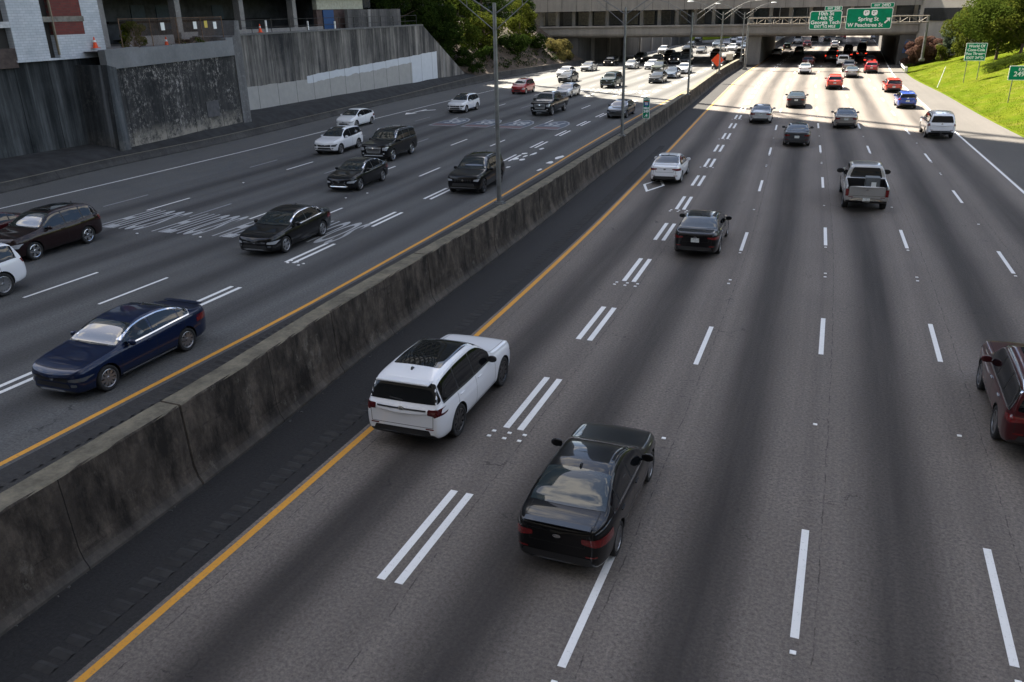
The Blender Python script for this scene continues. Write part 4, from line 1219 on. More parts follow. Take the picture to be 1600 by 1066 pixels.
# overhead gantry
GY = 138.0
g = empty('sign_gantry', (0, GY, 0), 0, 'steel truss gantry spanning the right carriageway in front of the overpass', 'sign gantry')
b = bmesh.new()
GX0, GX1 = -16.35, 8.6
for z in (6.62, 7.45):
    for y in (-.45, .45): add_cyl(b, (GX0, y, z), (GX1, y, z), .065, n=8)
n = 20
for i in range(n):
    xa = GX0 + (GX1 - GX0) * i / n; xb_ = GX0 + (GX1 - GX0) * (i + 1) / n
    for y in (-.45, .45):
        za, zb_ = (6.62, 7.45) if i % 2 else (7.45, 6.62)
        add_cyl(b, (xa, y, za), (xb_, y, zb_), .032, n=6)
    add_cyl(b, (xa, -.45, 6.62), (xa, .45, 7.45), .025, n=6)
    add_cyl(b, (xa, -.45, 7.45), (xb_, .45, 7.45), .025, n=6)
obj_from_bm('truss', b, simple('gantry_steel', (.13, .11, .085), .7, .1, var=.3), g)
for x, z0, z1 in ((-16.3, 0.0, 7.5), (8.5, 1.4, 7.5)):
    b = bmesh.new(); add_cyl(b, (x, 0, z0), (x, 0, z1), .19, .16, 16); add_box(b, (x, 0, z0 + .1), (.7, .7, .3))
    obj_from_bm('post', b, MAT['steel'], g, 40)
for x, z0, z1 in ((-13.1, 5.7, 9.0), (-11.8, 5.7, 9.1), (-9.9, 5.8, 8.6), (-7.9, 5.8, 8.8), (-5.6, 6.0, 8.2), (-1.2, 6, 8.2), (1.6, 6, 8.2)):
    b = bmesh.new(); add_box(b, (x, -.56, (z0 + z1) / 2), (.07, .07, z1 - z0)); obj_from_bm('sign_hanger', b, MAT['steel'], g)
s1 = empty('overhead_sign', (0, GY - .75, 0), 0, 'green overhead sign listing streets and a college on the gantry', 'road sign')
pn = panel(s1, 'sign_panel', -7.45, -3.03, 5.78, 8.32, 0, 'sign_green', .07, .28)
tb = panel(s1, 'exit_tab', -5.5, -3.1, 8.36, 8.95, 0, 'sign_green', .05, .1)
letters(tb, 'EXIT', -4.75, 8.65, -.012, .36); letters(tb, '250', -3.8, 8.65, -.012, .54)
letters(pn, '10th St', -5.25, 7.94, -.012, .70, sx=1.1); letters(pn, '14th St', -5.3, 7.34, -.012, .70, sx=1.1)
letters(pn, 'Georgia Tech', -5.25, 6.74, -.012, .70, sx=1.04); letters(pn, 'EXIT 1/2 MILE', -5.25, 6.18, -.012, .50)
s2 = empty('overhead_sign', (0, GY - .75, 0), 0, 'wide green overhead exit sign with two route shields and an arrow', 'road sign')
pn = panel(s2, 'sign_panel', -2.42, 3.75, 5.78, 8.62, 0, 'sign_green', .07, .28)
tb = panel(s2, 'exit_tab', .72, 3.8, 8.66, 9.28, 0, 'sign_green', .05, .1)
letters(tb, 'EXIT', 1.55, 8.96, -.012, .36); letters(tb, '249D', 2.75, 8.96, -.012, .54)
for x, tx in ((.25, '19'), (1.32, '29')):
    b = bmesh.new()
    pts = [(-.36, -.12), (-.30, -.30), (0, -.42), (.30, -.30), (.36, -.12), (.36, .2), (.24, .36), (0, .32), (-.24, .36), (-.36, .2)]
    f = b.faces.new([b.verts.new((x + q * 1.1, -.014, 7.98 + w * 1.0)) for q, w in pts])
    sh = obj_from_bm('route_shield', b, MAT['sign_white'], pn)
    letters(sh, tx, x, 7.98, -.02, .46, 'sign_black')
letters(pn, 'Spring St', .6, 7.12, -.012, .74, sx=1.05); letters(pn, 'W Peachtree St', .25, 6.32, -.012, .74, sx=1.0)
b = bmesh.new()
for q in ([(2.75, 6.65), (2.9, 6.5), (3.34, 6.96), (3.19, 7.11)], [(2.98, 7.26), (3.52, 7.3), (3.48, 6.76)]):
    b.faces.new([b.verts.new((x, -.014, z)) for x, z in q])
bmesh.ops.recalc_face_normals(b, faces=b.faces)
obj_from_bm('arrow', b, MAT['sign_white'], pn)

def ground_sign(nm, lb, x0, x1, z0, z1, y, rz, posts, lines, lean=0.0):
    cxm = (x0 + x1) / 2
    r = empty(nm, (cxm, y, posts[0][1]), rz, lb, 'road sign')
    off = posts[0][1]
    pn_ = panel(r, 'sign_panel', x0 - cxm, x1 - cxm, z0 - off, z1 - off, 0, 'sign_green', .045, .08)
    for x, z in posts:
        b = bmesh.new(); add_box(b, (x - cxm, .07, (z + z1) / 2 - off - .1), (.07, .06, z1 - z + .0)); obj_from_bm('post', b, MAT['steel'], r)
    for s, x, z, sz, *ex in lines:
        letters(pn_, s, x - cxm, z - off, -.012, sz, *ex)
    return r
ground_sign('exit_sign', 'green sign with four lines of attractions standing on the grass bank', 11.05, 13.15, 3.05, 4.93, 109.3, .05, [(11.4, .6), (12.7, .95)],
            [('World Of', 12.1, 4.60, .40), ('Coca-Cola', 12.1, 4.20, .40), ('Fox Theatre', 12.1, 3.79, .38), ('EXIT 249D', 12.1, 3.36, .38)])
ground_sign('exit_sign', 'green exit number sign at the right edge of the picture', 12.7, 15.0, 2.62, 3.86, 88.2, .02, [(13.1, .6), (14.55, .85)],
            [('E X I T', 13.85, 3.56, .30), ('249D', 13.75, 3.14, .58)])
ground_sign('street_sign', 'small green sign peeking out between the treetops in the distance', 20.6, 23.4, 7.3, 8.3, 235, .0, [(21.2, 3.6), (22.8, 3.6)], [('EXIT 249D', 22, 7.8, .5)])
# mileage marker on the barrier
r = empty('mileage_sign', (-14.22, 62, barh(62)), 0, 'narrow tall green mileage marker mounted on the barrier', 'road sign')
z0 = barh(62)
b = bmesh.new(); add_box(b, (0, .04, .95), (.05, .05, 1.9)); obj_from_bm('post', b, MAT['steel'], r)
pn = panel(r, 'sign_panel', -.25, .25, .34, 1.82, 0, 'sign_green', .02, .04)
letters(pn, 'NORTH', 0, 1.70, -.012, .13)
b = bmesh.new(); b.faces.new([b.verts.new((x, -.012, z)) for x, z in ((-.17, 1.56), (-.19, 1.3), (0, 1.16), (.19, 1.3), (.17, 1.56))]); sh = obj_from_bm('route_shield', b, MAT['sign_blue'], pn)
b = bmesh.new(); b.faces.new([b.verts.new((x, -.015, z)) for x, z in ((-.17, 1.5), (.17, 1.5), (.17, 1.56), (-.17, 1.56))]); obj_from_bm('shield_band', b, MAT['sign_red'], sh)
letters(sh, '75', 0, 1.38, -.02, .22); letters(pn, 'MILE', 0, 1.06, -.012, .19); letters(pn, '249', 0, .84, -.012, .26); letters(pn, '.4', 0, .54, -.012, .30)
# orange work-zone diamond
r = empty('diamond_sign', (-16.8, 112.6, barh(112)), 0, 'orange diamond warning sign on a thin post at the barrier', 'road sign')
b = bmesh.new(); add_cyl(b, (0, .05, 0), (0, .05, 2.2), .03, n=8); obj_from_bm('post', b, MAT['steel'], r)
b = bmesh.new(); zc = 2.87 - barh(112)
for y, w in ((0, .80), (.03, .80)):
    b.faces.new([b.verts.new((x * w, y, zc + z * w)) for x, z in ((0, -1), (1, 0), (0, 1), (-1, 0))])
obj_from_bm('sign_panel', b, MAT['orange'], r)
r = empty('sign_board', (-17.95, 132, barh(132)), 0, 'pale beige board seen from behind at the far end of the barrier', 'sign')
b = bmesh.new(); add_box(b, (0, 0, .95), (1.0, .05, .85)); obj_from_bm('sign_panel', b, simple('beige_board', (.42, .38, .30), .6), r)
b = bmesh.new(); add_box(b, (0, .06, .5), (.07, .07, 1.0)); obj_from_bm('post', b, MAT['steel'], r)
# ------------------------------------------------------------------ ground, banks
def terr(x, y):
    d = x - edge(y)
    if d < 0: return 0.0
    return .15 * min(d, 1) + .27 * max(0, min(d, 15) - 1) + .12 * max(0, min(d, 60) - 15)
bm = bmesh.new(); add_quad(bm, [(-900, -400, -.6), (900, -400, -.6), (900, 1500, -.6), (-900, 1500, -.6)])
S(obj_from_bm('ground', bm, simple('far_ground', (.09, .10, .05), .95, var=.3, vscale=.05)))
bm = bmesh.new(); rows = []
offs = [0, .5, 1, 1.6, 2.5, 4, 6, 8, 10, 12.5, 15, 20, 30, 60]
for y in ys(-60, 145, 2.5) + ys(147, 430, 8):
    rows.append([bm.verts.new((edge(y) + d, y, terr(edge(y) + d, y) - .01 + (random.uniform(-.03, .03) if d > .6 else 0))) for d in offs])
for a, b in zip(rows[:-1], rows[1:]):
    for k in range(len(offs) - 1): bm.faces.new((a[k], a[k + 1], b[k + 1], b[k]))
o = obj_from_bm('grass_bank', bm, m_grass('lawn_grass'), None, 60); S(o)
# real blades over the part of the bank in view
def blades(name, n, area, hgt, mat_, seed, zf):
    rd = random.Random(seed); V = []; F = []
    for i in range(n):
        x, y = area(rd); z = zf(x, y); a = rd.uniform(0, 6.28); h = hgt * rd.uniform(.5, 1.3); w = .022 * rd.uniform(.7, 1.6) * (hgt / .12)
        dx, dy = math.cos(a) * w, math.sin(a) * w; lx, ly = rd.uniform(-.5, .5) * h, rd.uniform(-.5, .5) * h
        k = len(V); V += [(x - dx, y - dy, z - .02), (x + dx, y + dy, z - .02), (x + lx, y + ly, z + h)]; F.append((k, k + 1, k + 2))
    me = bpy.data.meshes.new(name); me.from_pydata(V, [], F); me.materials.append(mat_)
    return link(bpy.data.objects.new(name, me))
def ga(rd):
    y = 62 + 90 * rd.random() ** 1.3; return edge(y) + .25 + 15 * rd.random() ** 1.2, y
tag(blades('grass', 90000, ga, .055, m_leaf('grass_blade', (.056, .086, .004), (.086, .100, .008)), 5, terr), kind='stuff')

# kerb wall and dark sloping strip on the left
M_GRIME = m_concrete('sooty_concrete', (.050, .050, .050), (.012, .013, .014), (1.0, .6, .4), .5, 0, spots=.15)
bm = bmesh.new(); rows = []
for y in ys(-60, 150, 2):
    k = kerb(y); z = zl(y)
    h = lin(y, [(0, .5), (85, .5), (108, .95), (118, .95), (150, .7)])
    rows.append([bm.verts.new(p) for p in ((k, y, z - .05), (k, y, z + .08), (k - .18, y, z + .3), (k - .24, y, z + h), (k - .48, y, z + h), (k - .52, y, z + h - .35))])
for a, b in zip(rows[:-1], rows[1:]):
    for k in range(5): bm.faces.new((a[k], b[k], b[k + 1], a[k + 1]))
bmesh.ops.recalc_face_normals(bm, faces=bm.faces)
o = obj_from_bm('kerb_wall', bm, m_concrete('kerb_concrete', (.085, .082, .078), (.022, .023, .024), (1.0, .6, .4), .5, 6.0, 1, spots=.3, top=(.20, .18, .14)))
tag(o, 'low sooty concrete barrier along the far left edge of the road', 'barrier')
bm = bmesh.new(); rows = []
for y in ys(-60, 112, 3):
    rows.append([bm.verts.new((kerb(y) - .3, y, zl(y) + .35)), bm.verts.new((kerb(y) - .8, y, max(zl(y) + .55, .75))), bm.verts.new((kerb(y) - 1.7, y, 1.2 + random.uniform(-.06, .06))), bm.verts.new((-52.5, y, 1.45))])
for a, b in zip(rows[:-1], rows[1:]):
    for k in range(3): bm.faces.new((a[k], a[k + 1], b[k + 1], b[k]))
S(obj_from_bm('paved_slope', bm, simple('sooty_paving', (.018, .019, .020), .9, var=.5, vscale=1.2), None, 60))

# ------------------------------------------------------------------ retaining walls
def m_wall(name, light, dark, peel=0.0, paint=False, joints=0.0):
    m, N, L, B = mat(name)
    o = coord(N, 'Object')
    st = noise(N, L, 1.0, 9, 0.72, scaled(N, L, o, (1.0, 1.0, .06)), .40, .60)
    st2 = noise(N, L, 1.0, 8, 0.75, scaled(N, L, o, (1.0, 3.6, .22)), .42, .62)
    bl = noise(N, L, .35, 6, .65, o, .3, .7)
    f = math_(N, L, 'MULTIPLY_ADD', st, .62, math_(N, L, 'MULTIPLY', bl, .4), clamp=True)
    c = mixc(N, L, f, light, dark)
    c = mixc(N, L, math_(N, L, 'MULTIPLY', st2, .55), c, dark)
    ws = noise(N, L, 1.0, 5, .6, scaled(N, L, o, (1.0, .55, .02)), .62, .72)
    c = mixc(N, L, math_(N, L, 'MULTIPLY', ws, .65), c, tuple(min(.45, x * 2.4) for x in light))
    zz = N.new('ShaderNodeSeparateXYZ'); L.new(o, zz.inputs[0])
    dn = N.new('ShaderNodeMapRange'); dn.inputs[1].default_value = 2.0; dn.inputs[2].default_value = 7.6
    L.new(zz.outputs[2], dn.inputs[0])
    sm = noise(N, L, 1.0, 7, .7, scaled(N, L, o, (1.0, .75, .025)), .40, .58)
    c = mixc(N, L, math_(N, L, 'MULTIPLY', math_(N, L, 'MULTIPLY', sm, math_(N, L, 'MULTIPLY_ADD', dn.outputs[0], .75, .2), clamp=True), .85), c, tuple(x * .7 for x in dark))
    if peel:
        pl = noise(N, L, 1.0, 10, .85, scaled(N, L, o, (3.2, 4.0, 2.8)), .515, .585)
        pm_ = noise(N, L, .5, 4, .6, o, .38, .62)
        c = mixc(N, L, math_(N, L, 'MULTIPLY', math_(N, L, 'MULTIPLY', pl, pm_), peel), c, (.30, .285, .27))
        sz = N.new('ShaderNodeSeparateXYZ'); L.new(o, sz.inputs[0])
        fo = N.new('ShaderNodeMapRange'); fo.inputs[1].default_value = 2.3; fo.inputs[2].default_value = 1.3
        L.new(sz.outputs[2], fo.inputs[0])
        fo2 = noise(N, L, 1.3, 7, .75, o, .40, .56)
        c = mixc(N, L, math_(N, L, 'MULTIPLY', math_(N, L, 'MULTIPLY', fo.outputs[0], fo2), peel), c, (.27, .25, .215))
        ru = noise(N, L, 1.0, 5, .7, scaled(N, L, o, (1, .8, .03)), .66, .74)
        c = mixc(N, L, math_(N, L, 'MULTIPLY', ru, .5), c, (.09, .04, .025))
    sp = N.new('ShaderNodeSeparateXYZ'); L.new(o, sp.inputs[0])
    if paint:
        # repainted band along the foot: the top edge climbs in steps to the right
        y, z = sp.outputs[1], sp.outputs[2]
        wob = math_(N, L, 'MULTIPLY', math_(N, L, 'SUBTRACT', noise(N, L, .8, 3, .5, o, 0, 1), .5), .25)
        top = math_(N, L, 'ADD', math_(N, L, 'ADD', math_(N, L, 'MULTIPLY_ADD', math_(N, L, 'SUBTRACT', y, 70), -.002, 3.35), wob), math_(N, L, 'MULTIPLY', math_(N, L, 'GREATER_THAN', y, 71.5), .35))
        top = math_(N, L, 'ADD', top, math_(N, L, 'MULTIPLY', math_(N, L, 'MULTIPLY', math_(N, L, 'GREATER_THAN', y, 71.5), math_(N, L, 'SUBTRACT', y, 71.5)), .034))
        inb = math_(N, L, 'MULTIPLY', math_(N, L, 'LESS_THAN', z, top), math_(N, L, 'LESS_THAN', y, 100.0))
        pn_ = noise(N, L, 1.5, 4, .6, o, .2, .8)
        grey = mixc(N, L, pn_, (.36, .355, .34), (.29, .288, .28))
        pale = mixc(N, L, pn_, (.54, .565, .60), (.46, .49, .53))
        t2 = math_(N, L, 'SUBTRACT', top, .75)
        isp = math_(N, L, 'MAXIMUM', math_(N, L, 'MULTIPLY', math_(N, L, 'GREATER_THAN', y, 71.5), math_(N, L, 'GREATER_THAN', z, math_(N, L, 'ADD', t2, wob))), math_(N, L, 'GREATER_THAN', y, 93.2))
        c = mixc(N, L, inb, c, mixc(N, L, isp, grey, pale))
    if joints:
        fr = math_(N, L, 'FRACT', math_(N, L, 'DIVIDE', sp.outputs[1], joints))
        j = math_(N, L, 'LESS_THAN', fr, .06 / joints)
        c = mixc(N, L, math_(N, L, 'MULTIPLY', j, .7), c, tuple(x * .4 for x in dark))
    L.new(c, B.inputs['Base Color']); B.inputs['Roughness'].default_value = .9
    B.inputs['Specular IOR Level'].default_value = .2
    bump(N, L, B, noise(N, L, 5, 5, .7, o, .2, .8), .12, .01)
    return m
def prism_yz(bm, poly, xa, xb, mi=0):
    """extrude a (y, z) outline between x = xa(y) and xb(y)"""
    fa = xa if callable(xa) else (lambda y: xa); fb = xb if callable(xb) else (lambda y: xb)
    A = [bm.verts.new((fa(y), y, z)) for y, z in poly]; Bv = [bm.verts.new((fb(y), y, z)) for y, z in poly]
    bm.faces.new(A).material_index = mi; bm.faces.new(Bv[::-1]).material_index = mi
    for i in range(len(poly)):
        bm.faces.new((A[i], Bv[i], Bv[(i + 1) % len(poly)], A[(i + 1) % len(poly)])).material_index = mi
    bmesh.ops.recalc_face_normals(bm, faces=bm.faces)
w1x = lambda y: -49.28 + .04 * (y - 36)
w2x = lambda y: -46.4 - .0692 * (y - 43.6)
w3x = lambda y: -50.82 + .004 * (y - 63)
bm = bmesh.new(); prism_yz(bm, [(-60, 0), (43.6, 0), (43.6, 6.95), (-60, 6.6)], w1x, lambda y: w1x(y) - 1.2)
tag(obj_from_bm('retaining_wall', bm, m_wall('dark_stained_wall', (.13, .14, .145), (.012, .015, .017), 0, False, 2.4)), 'dark streaked retaining wall below the white and brick building', 'wall')
bm = bmesh.new(); prism_yz(bm, [(43.4, 0), (46.5, 0), (46.5, 7.3), (43.4, 6.98)], -48.95, -53)
tag(obj_from_bm('retaining_wall', bm, m_wall('corner_wall', (.05, .055, .06), (.014, .017, .020))), 'short dark wall corner between the brick building and the peeling wall', 'wall')
w = empty('retaining_wall', (-46.9, 50.5, 0), 0, 'peeling patchy retaining wall with a plain grey band along its top', 'wall')
def at(o, par):
    o.parent = par; o.location = (-par.location.x, -par.location.y, -par.location.z); return o
bm = bmesh.new(); prism_yz(bm, [(43.6, 0), (57.8, 0), (57.8, 6.42), (43.6, 6.22)], w2x, lambda y: w2x(y) - 4.6)
at(obj_from_bm('wall_face', bm, m_wall('peeling_wall', (.085, .083, .082), (.018, .020, .022), .95, False, 3.4)), w)
bm = bmesh.new(); prism_yz(bm, [(43.0, 6.2), (57.9, 6.4), (57.9, 7.8), (56.0, 7.72), (56.0, 7.55), (46.2, 7.42), (46.2, 7.5), (43.0, 7.42)], lambda y: w2x(y) + .12, lambda y: w2x(y) - .5)
at(obj_from_bm('top_band', bm, m_concrete('band_concrete', (.24, .25, .26), (.13, .135, .14), (1, .5, .5), .4, 0, spots=.0)), w)
bm = bmesh.new(); prism_yz(bm, [(42.6, 0), (43.65, 0), (43.65, 6.3), (42.9, 6.5)], -46.2, -50)
at(obj_from_bm('pilaster', bm, m_wall('pilaster_concrete', (.12, .13, .14), (.02, .024, .027), .2)), w)
bm = bmesh.new(); add_box(bm, (w2x(53.2) + .06, 53.2, 2.55), (.1, 1.4, 1.2)); 
at(obj_from_bm('repair_patch', bm, simple('patch_concrete', (.075, .075, .08), .9, var=.2)), w)
w = empty('retaining_wall', (-50.8, 80, 0), 0, 'long retaining wall with pale paint patches and a sloping far end', 'wall')
bm = bmesh.new(); prism_yz(bm, [(57.2, 0), (108.4, 0), (108.4, 1.2), (96.6, 7.8), (57.2, 7.75)], w3x, lambda y: w3x(y) - 1.0)
at(obj_from_bm('wall_face', bm, m_wall('painted_wall', (.34, .32, .295), (.026, .028, .031), .12, True, 2.9)), w)
bm = bmesh.new(); prism_yz(bm, [(57.2, 7.7), (96.6, 7.78), (96.6, 7.93), (57.2, 7.87)], lambda y: w3x(y) + .08, lambda y: w3x(y) - .7)
at(obj_from_bm('coping', bm, m_concrete('coping_concrete', (.2, .2, .2), (.09, .09, .09), (1, 1, 1), .4)), w)
bm = bmesh.new(); prism_yz(bm, [(56.9, 1), (57.9, 1), (57.9, 9.0), (57.4, 9.0), (57.2, 7.9), (56.9, 7.8)], -47.2, -50.9)
at(obj_from_bm('end_pier', bm, m_concrete('pier_concrete', (.22, .22, .22), (.07, .07, .075), (1, 1, .2), .6)), w)

# plateau above the walls and earth bank beyond them
bm = bmesh.new()
add_quad(bm, [(-420, -60, 6.9), (-49.6, -60, 6.6), (-49.6, 43.6, 6.9), (-420, 43.6, 6.9)])
add_quad(bm, [(-420, 43.6, 7.3), (-47.0, 43.6, 7.3), (-48.0, 57.5, 7.3), (-420, 57.5, 7.3)])
add_quad(bm, [(-420, 57.5, 7.6), (-51.3, 57.5, 7.6), (-51.3, 97.5, 7.6), (-420, 97.5, 7.6)])
S(obj_from_bm('yard', bm, simple('yard_concrete', (.12, .115, .11), .9, var=.3, vscale=.6)))
bm = bmesh.new(); rows = []
for y in ys(97.5, 150, 2.5):
    k0 = kerb(y) - .45 if y > 109 else -51.9
    rows.append([bm.verts.new((k0 - d, y, min(7.6, (.75 if y > 109 else 1.2 + (109 - y) * .5) + max(0, d - .3) * .72) + random.uniform(-.12, .12))) for d in (0, .8, 1.8, 3, 4.5, 6, 8, 10, 14, 30, 95)])
for a, b in zip(rows[:-1], rows[1:]):
    for k in range(len(a) - 1): bm.faces.new((a[k], a[k + 1], b[k + 1], b[k]))
S(obj_from_bm('earth_bank', bm, MAT['dirt'], None, 60))

# ------------------------------------------------------------------ white and brick building, far left
MB_W, MB_R = m_brick('white_painted_brick', True), m_brick('red_brick', False)
bl = empty('brick_building', (-50, 38, 6.9), 0, 'white painted brick building with bare red brick panels at the left edge', 'building')
def bpart(nm, bm, m_): return at(obj_from_bm(nm, bm, m_), bl)
fx = -48.85
def yz_box(y0, y1, z0, z1, x0, x1):
    b = bmesh.new(); add_box(b, ((x0 + x1) / 2, (y0 + y1) / 2, (z0 + z1) / 2), (abs(x1 - x0), y1 - y0, z1 - z0)); return b
bpart('wall', yz_box(20, 45.3, 6.6, 17, -62, fx - .5), simple('dark_interior_wall', (.03, .028, .026), .9))
bpart('wall_panel', yz_box(38.6, 41.0, 7.0, 17, fx - .5, fx), MB_W)
bpart('wall_panel', yz_box(41.75, 45.6, 7.0, 8.42, fx - .5, fx), MB_W)
bpart('wall_panel', yz_box(44.1, 45.6, 8.42, 17, fx - .5, fx - .004), MB_W)
bpart('brick_panel', yz_box(41.78, 44.1, 8.42, 9.22, fx - .45, fx - .02), MB_R)
bpart('brick_panel', yz_box(41.78, 44.1, 9.55, 17, fx - .45, fx - .02), MB_R)
bpart('floor_band', yz_box(41.0, 44.2, 9.22, 9.55, fx - .5, fx + .02), simple('band_grey', (.17, .16, .14), .9, var=.3))
bpart('pipe', yz_box(41.68, 41.76, 7.2, 17, fx - .1, fx + .05), simple('pipe_tan', (.2, .17, .12), .7))
bpart('sill', yz_box(38.5, 45.7, 6.9, 7.02, fx - .5, fx + .05), MB_W)
bpart('floor_slab', yz_box(20, 38.6, 8.95, 9.3, fx - .5, fx - .02), simple('slab_white', (.45, .46, .47), .8, var=.2))
bpart('low_wall', yz_box(20, 38.6, 6.6, 7.75, fx - .5, fx - .05), simple('low_wall_brown', (.06, .045, .04), .9, var=.3))
for y in (23, 28, 33, 37.2): bpart('column', yz_box(y, y + .4, 7.75, 17, fx - .5, fx - .1), simple('column_grey', (.22, .23, .23), .8))

# ------------------------------------------------------------------ office tower on columns above the left wall
tw = empty('office_tower', (-75, 65, 7.6), 0, 'tall office tower raised on concrete columns behind the left retaining wall', 'building')
def tpart(nm, bm, m_): return at(obj_from_bm(nm, bm, m_), tw)
M_TW = m_concrete('tower_concrete', (.11, .10, .09), (.08, .075, .07), (1, 1, .2), .4)
TX1, TX0, TY0, TY1, TZ = -57.0, -97.0, 34.5, 111.0, 165.0
M_TG = simple('tower_glass', (.02, .03, .04), .08, 0, .6)
tpart('tower_block', yz_box(TY0, TY1, 11.6, TZ, TX0, TX1), M_TG)
for i in range(38):
    z = 12 + i * 4.05
    tpart('floor_band', yz_box(TY0 - .05, TY1 + .05, z, z + 1.5, TX0, TX1 + .06), M_TW)
for i in range(26):
    y = TY0 + i * 3.06
    tpart('fin', yz_box(y - .25, y + .25, 11.6, TZ, TX1, TX1 + .22), M_TW)
# raking strut and outriggers, added out of view to cast thin shadow strips
b = bmesh.new()
V0, V1 = Vector((-57.4, 118.2, 0)), Vector((-57.4, 113.2, 120))
add_cyl(b, V0, V1, .45, .45, 8)
for z, z2 in ((30, 22), (38, 44), (58, 52), (70, 76), (96, 90)):
    t = z / 120; p = V0.lerp(V1, t)
    add_cyl(b, p, (-57.4, 110.8, z2), .22, .22, 6)
tpart('shadow_strut', b, M_TW)
M_COL = m_concrete('column_concrete', (.30, .29, .28), (.17, .165, .16), (1, 1, .2), .5)
for y in (50.5, 58.6, 66.8, 75.0):
    tpart('column', yz_box(y - .3, y + .3, 7.3, 11.6, -54.6, -53.9), M_COL)
tpart('back_wall', yz_box(44.5, 112, 6.9, 11.6, -61, -60.6), simple('deck_wall', (.055, .06, .068), .9, var=.4, vscale=.8))
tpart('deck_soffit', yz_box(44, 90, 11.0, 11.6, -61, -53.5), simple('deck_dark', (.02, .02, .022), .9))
tpart('low_wall', yz_box(52, 57.0, 7.3, 8.0, -53.6, -53.3), M_COL)
tpart('low_wall', yz_box(57.9, 78.9, 7.6, 8.15, -53.6, -53.3), M_COL)
tpart('beam', yz_box(57, 79.2, 8.9, 9.1, -60.5, -60.2), simple('dark_beam', (.012, .012, .013), .9))
tpart('blue_door', yz_box(80.2, 82.2, 7.6, 9.75, -54.1, -54.0), simple('blue_door', (.015, .06, .17), .5))
tpart('cream_wall', yz_box(79.2, 88.4, 9.8, 14, -54.6, -54.05), simple('cream_render', (.36, .36, .29), .9, var=.15))
tpart('side_wall', yz_box(79.2, 88.4, 7.6, 9.8, -54.6, -54.15), simple('brown_panel', (.075, .05, .045), .9, var=.3))
tpart('screen_wall', yz_box(83.4, 95.3, 7.6, 9.75, -53.4, -53.0), m_wall('screen_concrete', (.17, .165, .16), (.06, .06, .062), .3, False, 2.5))
tpart('dark_window', yz_box(88.6, 90.2, 9.9, 11, -54.2, -54.1), simple('window_dark', (.01, .015, .02), .2))
for y in (53.5, 60.0, 63.0, 70.5): tpart('wall_panel', yz_box(y, y + 1.6, 8.3, 10.4, -60.58, -60.5), simple('panel_blue', (.035, .055, .075), .6, var=.2))

# yard things: fences, notice boards, cones, planter
fn = empty('chain_link_fence', (-47.5, 51, 7.45), 0, 'rusty chain link fence with white notice plates above the grey wall band', 'fence')
M_RUST = simple('rusty_steel', (.14, .09, .06), .7, .4, var=.4, vscale=4)
def fpart(par, nm, bm, m_): return at(obj_from_bm(nm, bm, m_), par)
for y in (45.2, 48.2, 51.0, 53.8, 56.4):
    b = bmesh.new(); add_cyl(b, (w2x(y) - .35, y, 7.4), (w2x(y) - .35, y, 9.35), .035, n=8); fpart(fn, 'post', b, M_RUST)
b = bmesh.new()
add_cyl(b, (w2x(45) - .35, 45.2, 9.3), (w2x(56.4) - .35, 56.4, 9.3), .025, n=6)
fpart(fn, 'rail', b, M_RUST)
b = bmesh.new()
for i in range(-18, 112):
    for sgn in (1, -1):
        y0_ = 45.2 + i * .1; z0_ = 7.5; 
        ya, yb_ = y0_, y0_ + sgn * 1.75; za, zb2 = 7.5, 9.25
        lo, hi = 45.2, 56.4
        t0_ = 0; t1_ = 1
        def cl_(t): return ya + (yb_ - ya) * t
        ta = [t for t in (0, 1)]
        if min(ya, yb_) < lo or max(ya, yb_) > hi: continue
        add_cyl(b, (w2x(ya) - .35, ya, za), (w2x(yb_) - .35, yb_, zb2), .0045, n=3, caps=False)
fpart(fn, 'wire_mesh', b, M_RUST)
for y, z in ((49.4, 8.75), (53.0, 8.75), (55.4, 8.7)):
    b = bmesh.new(); add_box(b, (w2x(y) - .28, y, z), (.02, .36, .52)); fpart(fn, 'notice_plate', b, MAT['sign_white'])
b = bmesh.new(); add_box(b, (w2x(54.3) - .28, 54.3, 8.8), (.02, .34, .5)); fpart(fn, 'notice_plate', b, simple('notice_yellow', (.55, .42, .08), .6))
fn = empty('railing', (-50.9, 76, 7.9), 0, 'thin black railing along the top of the long retaining wall', 'railing')
for y in ys(58.5, 95.5, 2.85):
    b = bmesh.new(); add_cyl(b, (-50.95, y, 7.85), (-50.95, y, 9.0), .035, n=8); fpart(fn, 'post', b, MAT['black_trim'])
b = bmesh.new()
for z in (8.35, 8.98): add_cyl(b, (-50.95, 58.5, z), (-50.95, 95.5, z), .025, n=6)
fpart(fn, 'rail', b, MAT['black_trim'])
def cone(x, y, z, lb):
    c = empty('traffic_cone', (x, y, z), 0, lb, 'traffic cone', 'traffic cones above the walls')
    b = bmesh.new(); add_cyl(b, (0, 0, .03), (0, 0, .72), .17, .03, 16); obj_from_bm('cone_body', b, MAT['orange'], c, 40)
    b = bmesh.new(); add_box(b, (0, 0, .015), (.42, .42, .03)); obj_from_bm('base', b, MAT['orange'], c)
    b = bmesh.new(); add_cyl(b, (0, 0, .38), (0, 0, .52), .102, .082, 16, caps=False); obj_from_bm('white_band', b, MAT['sign_white'], c)
cone(-48.6, 44.5, 7.5, 'orange traffic cone beside the corner of the white brick building')
cone(-48.4, 50.9, 7.3, 'orange traffic cone behind the chain link fence')
cone(-51.3, 65.8, 7.9, 'orange traffic cone on top of the long wall by the railing')
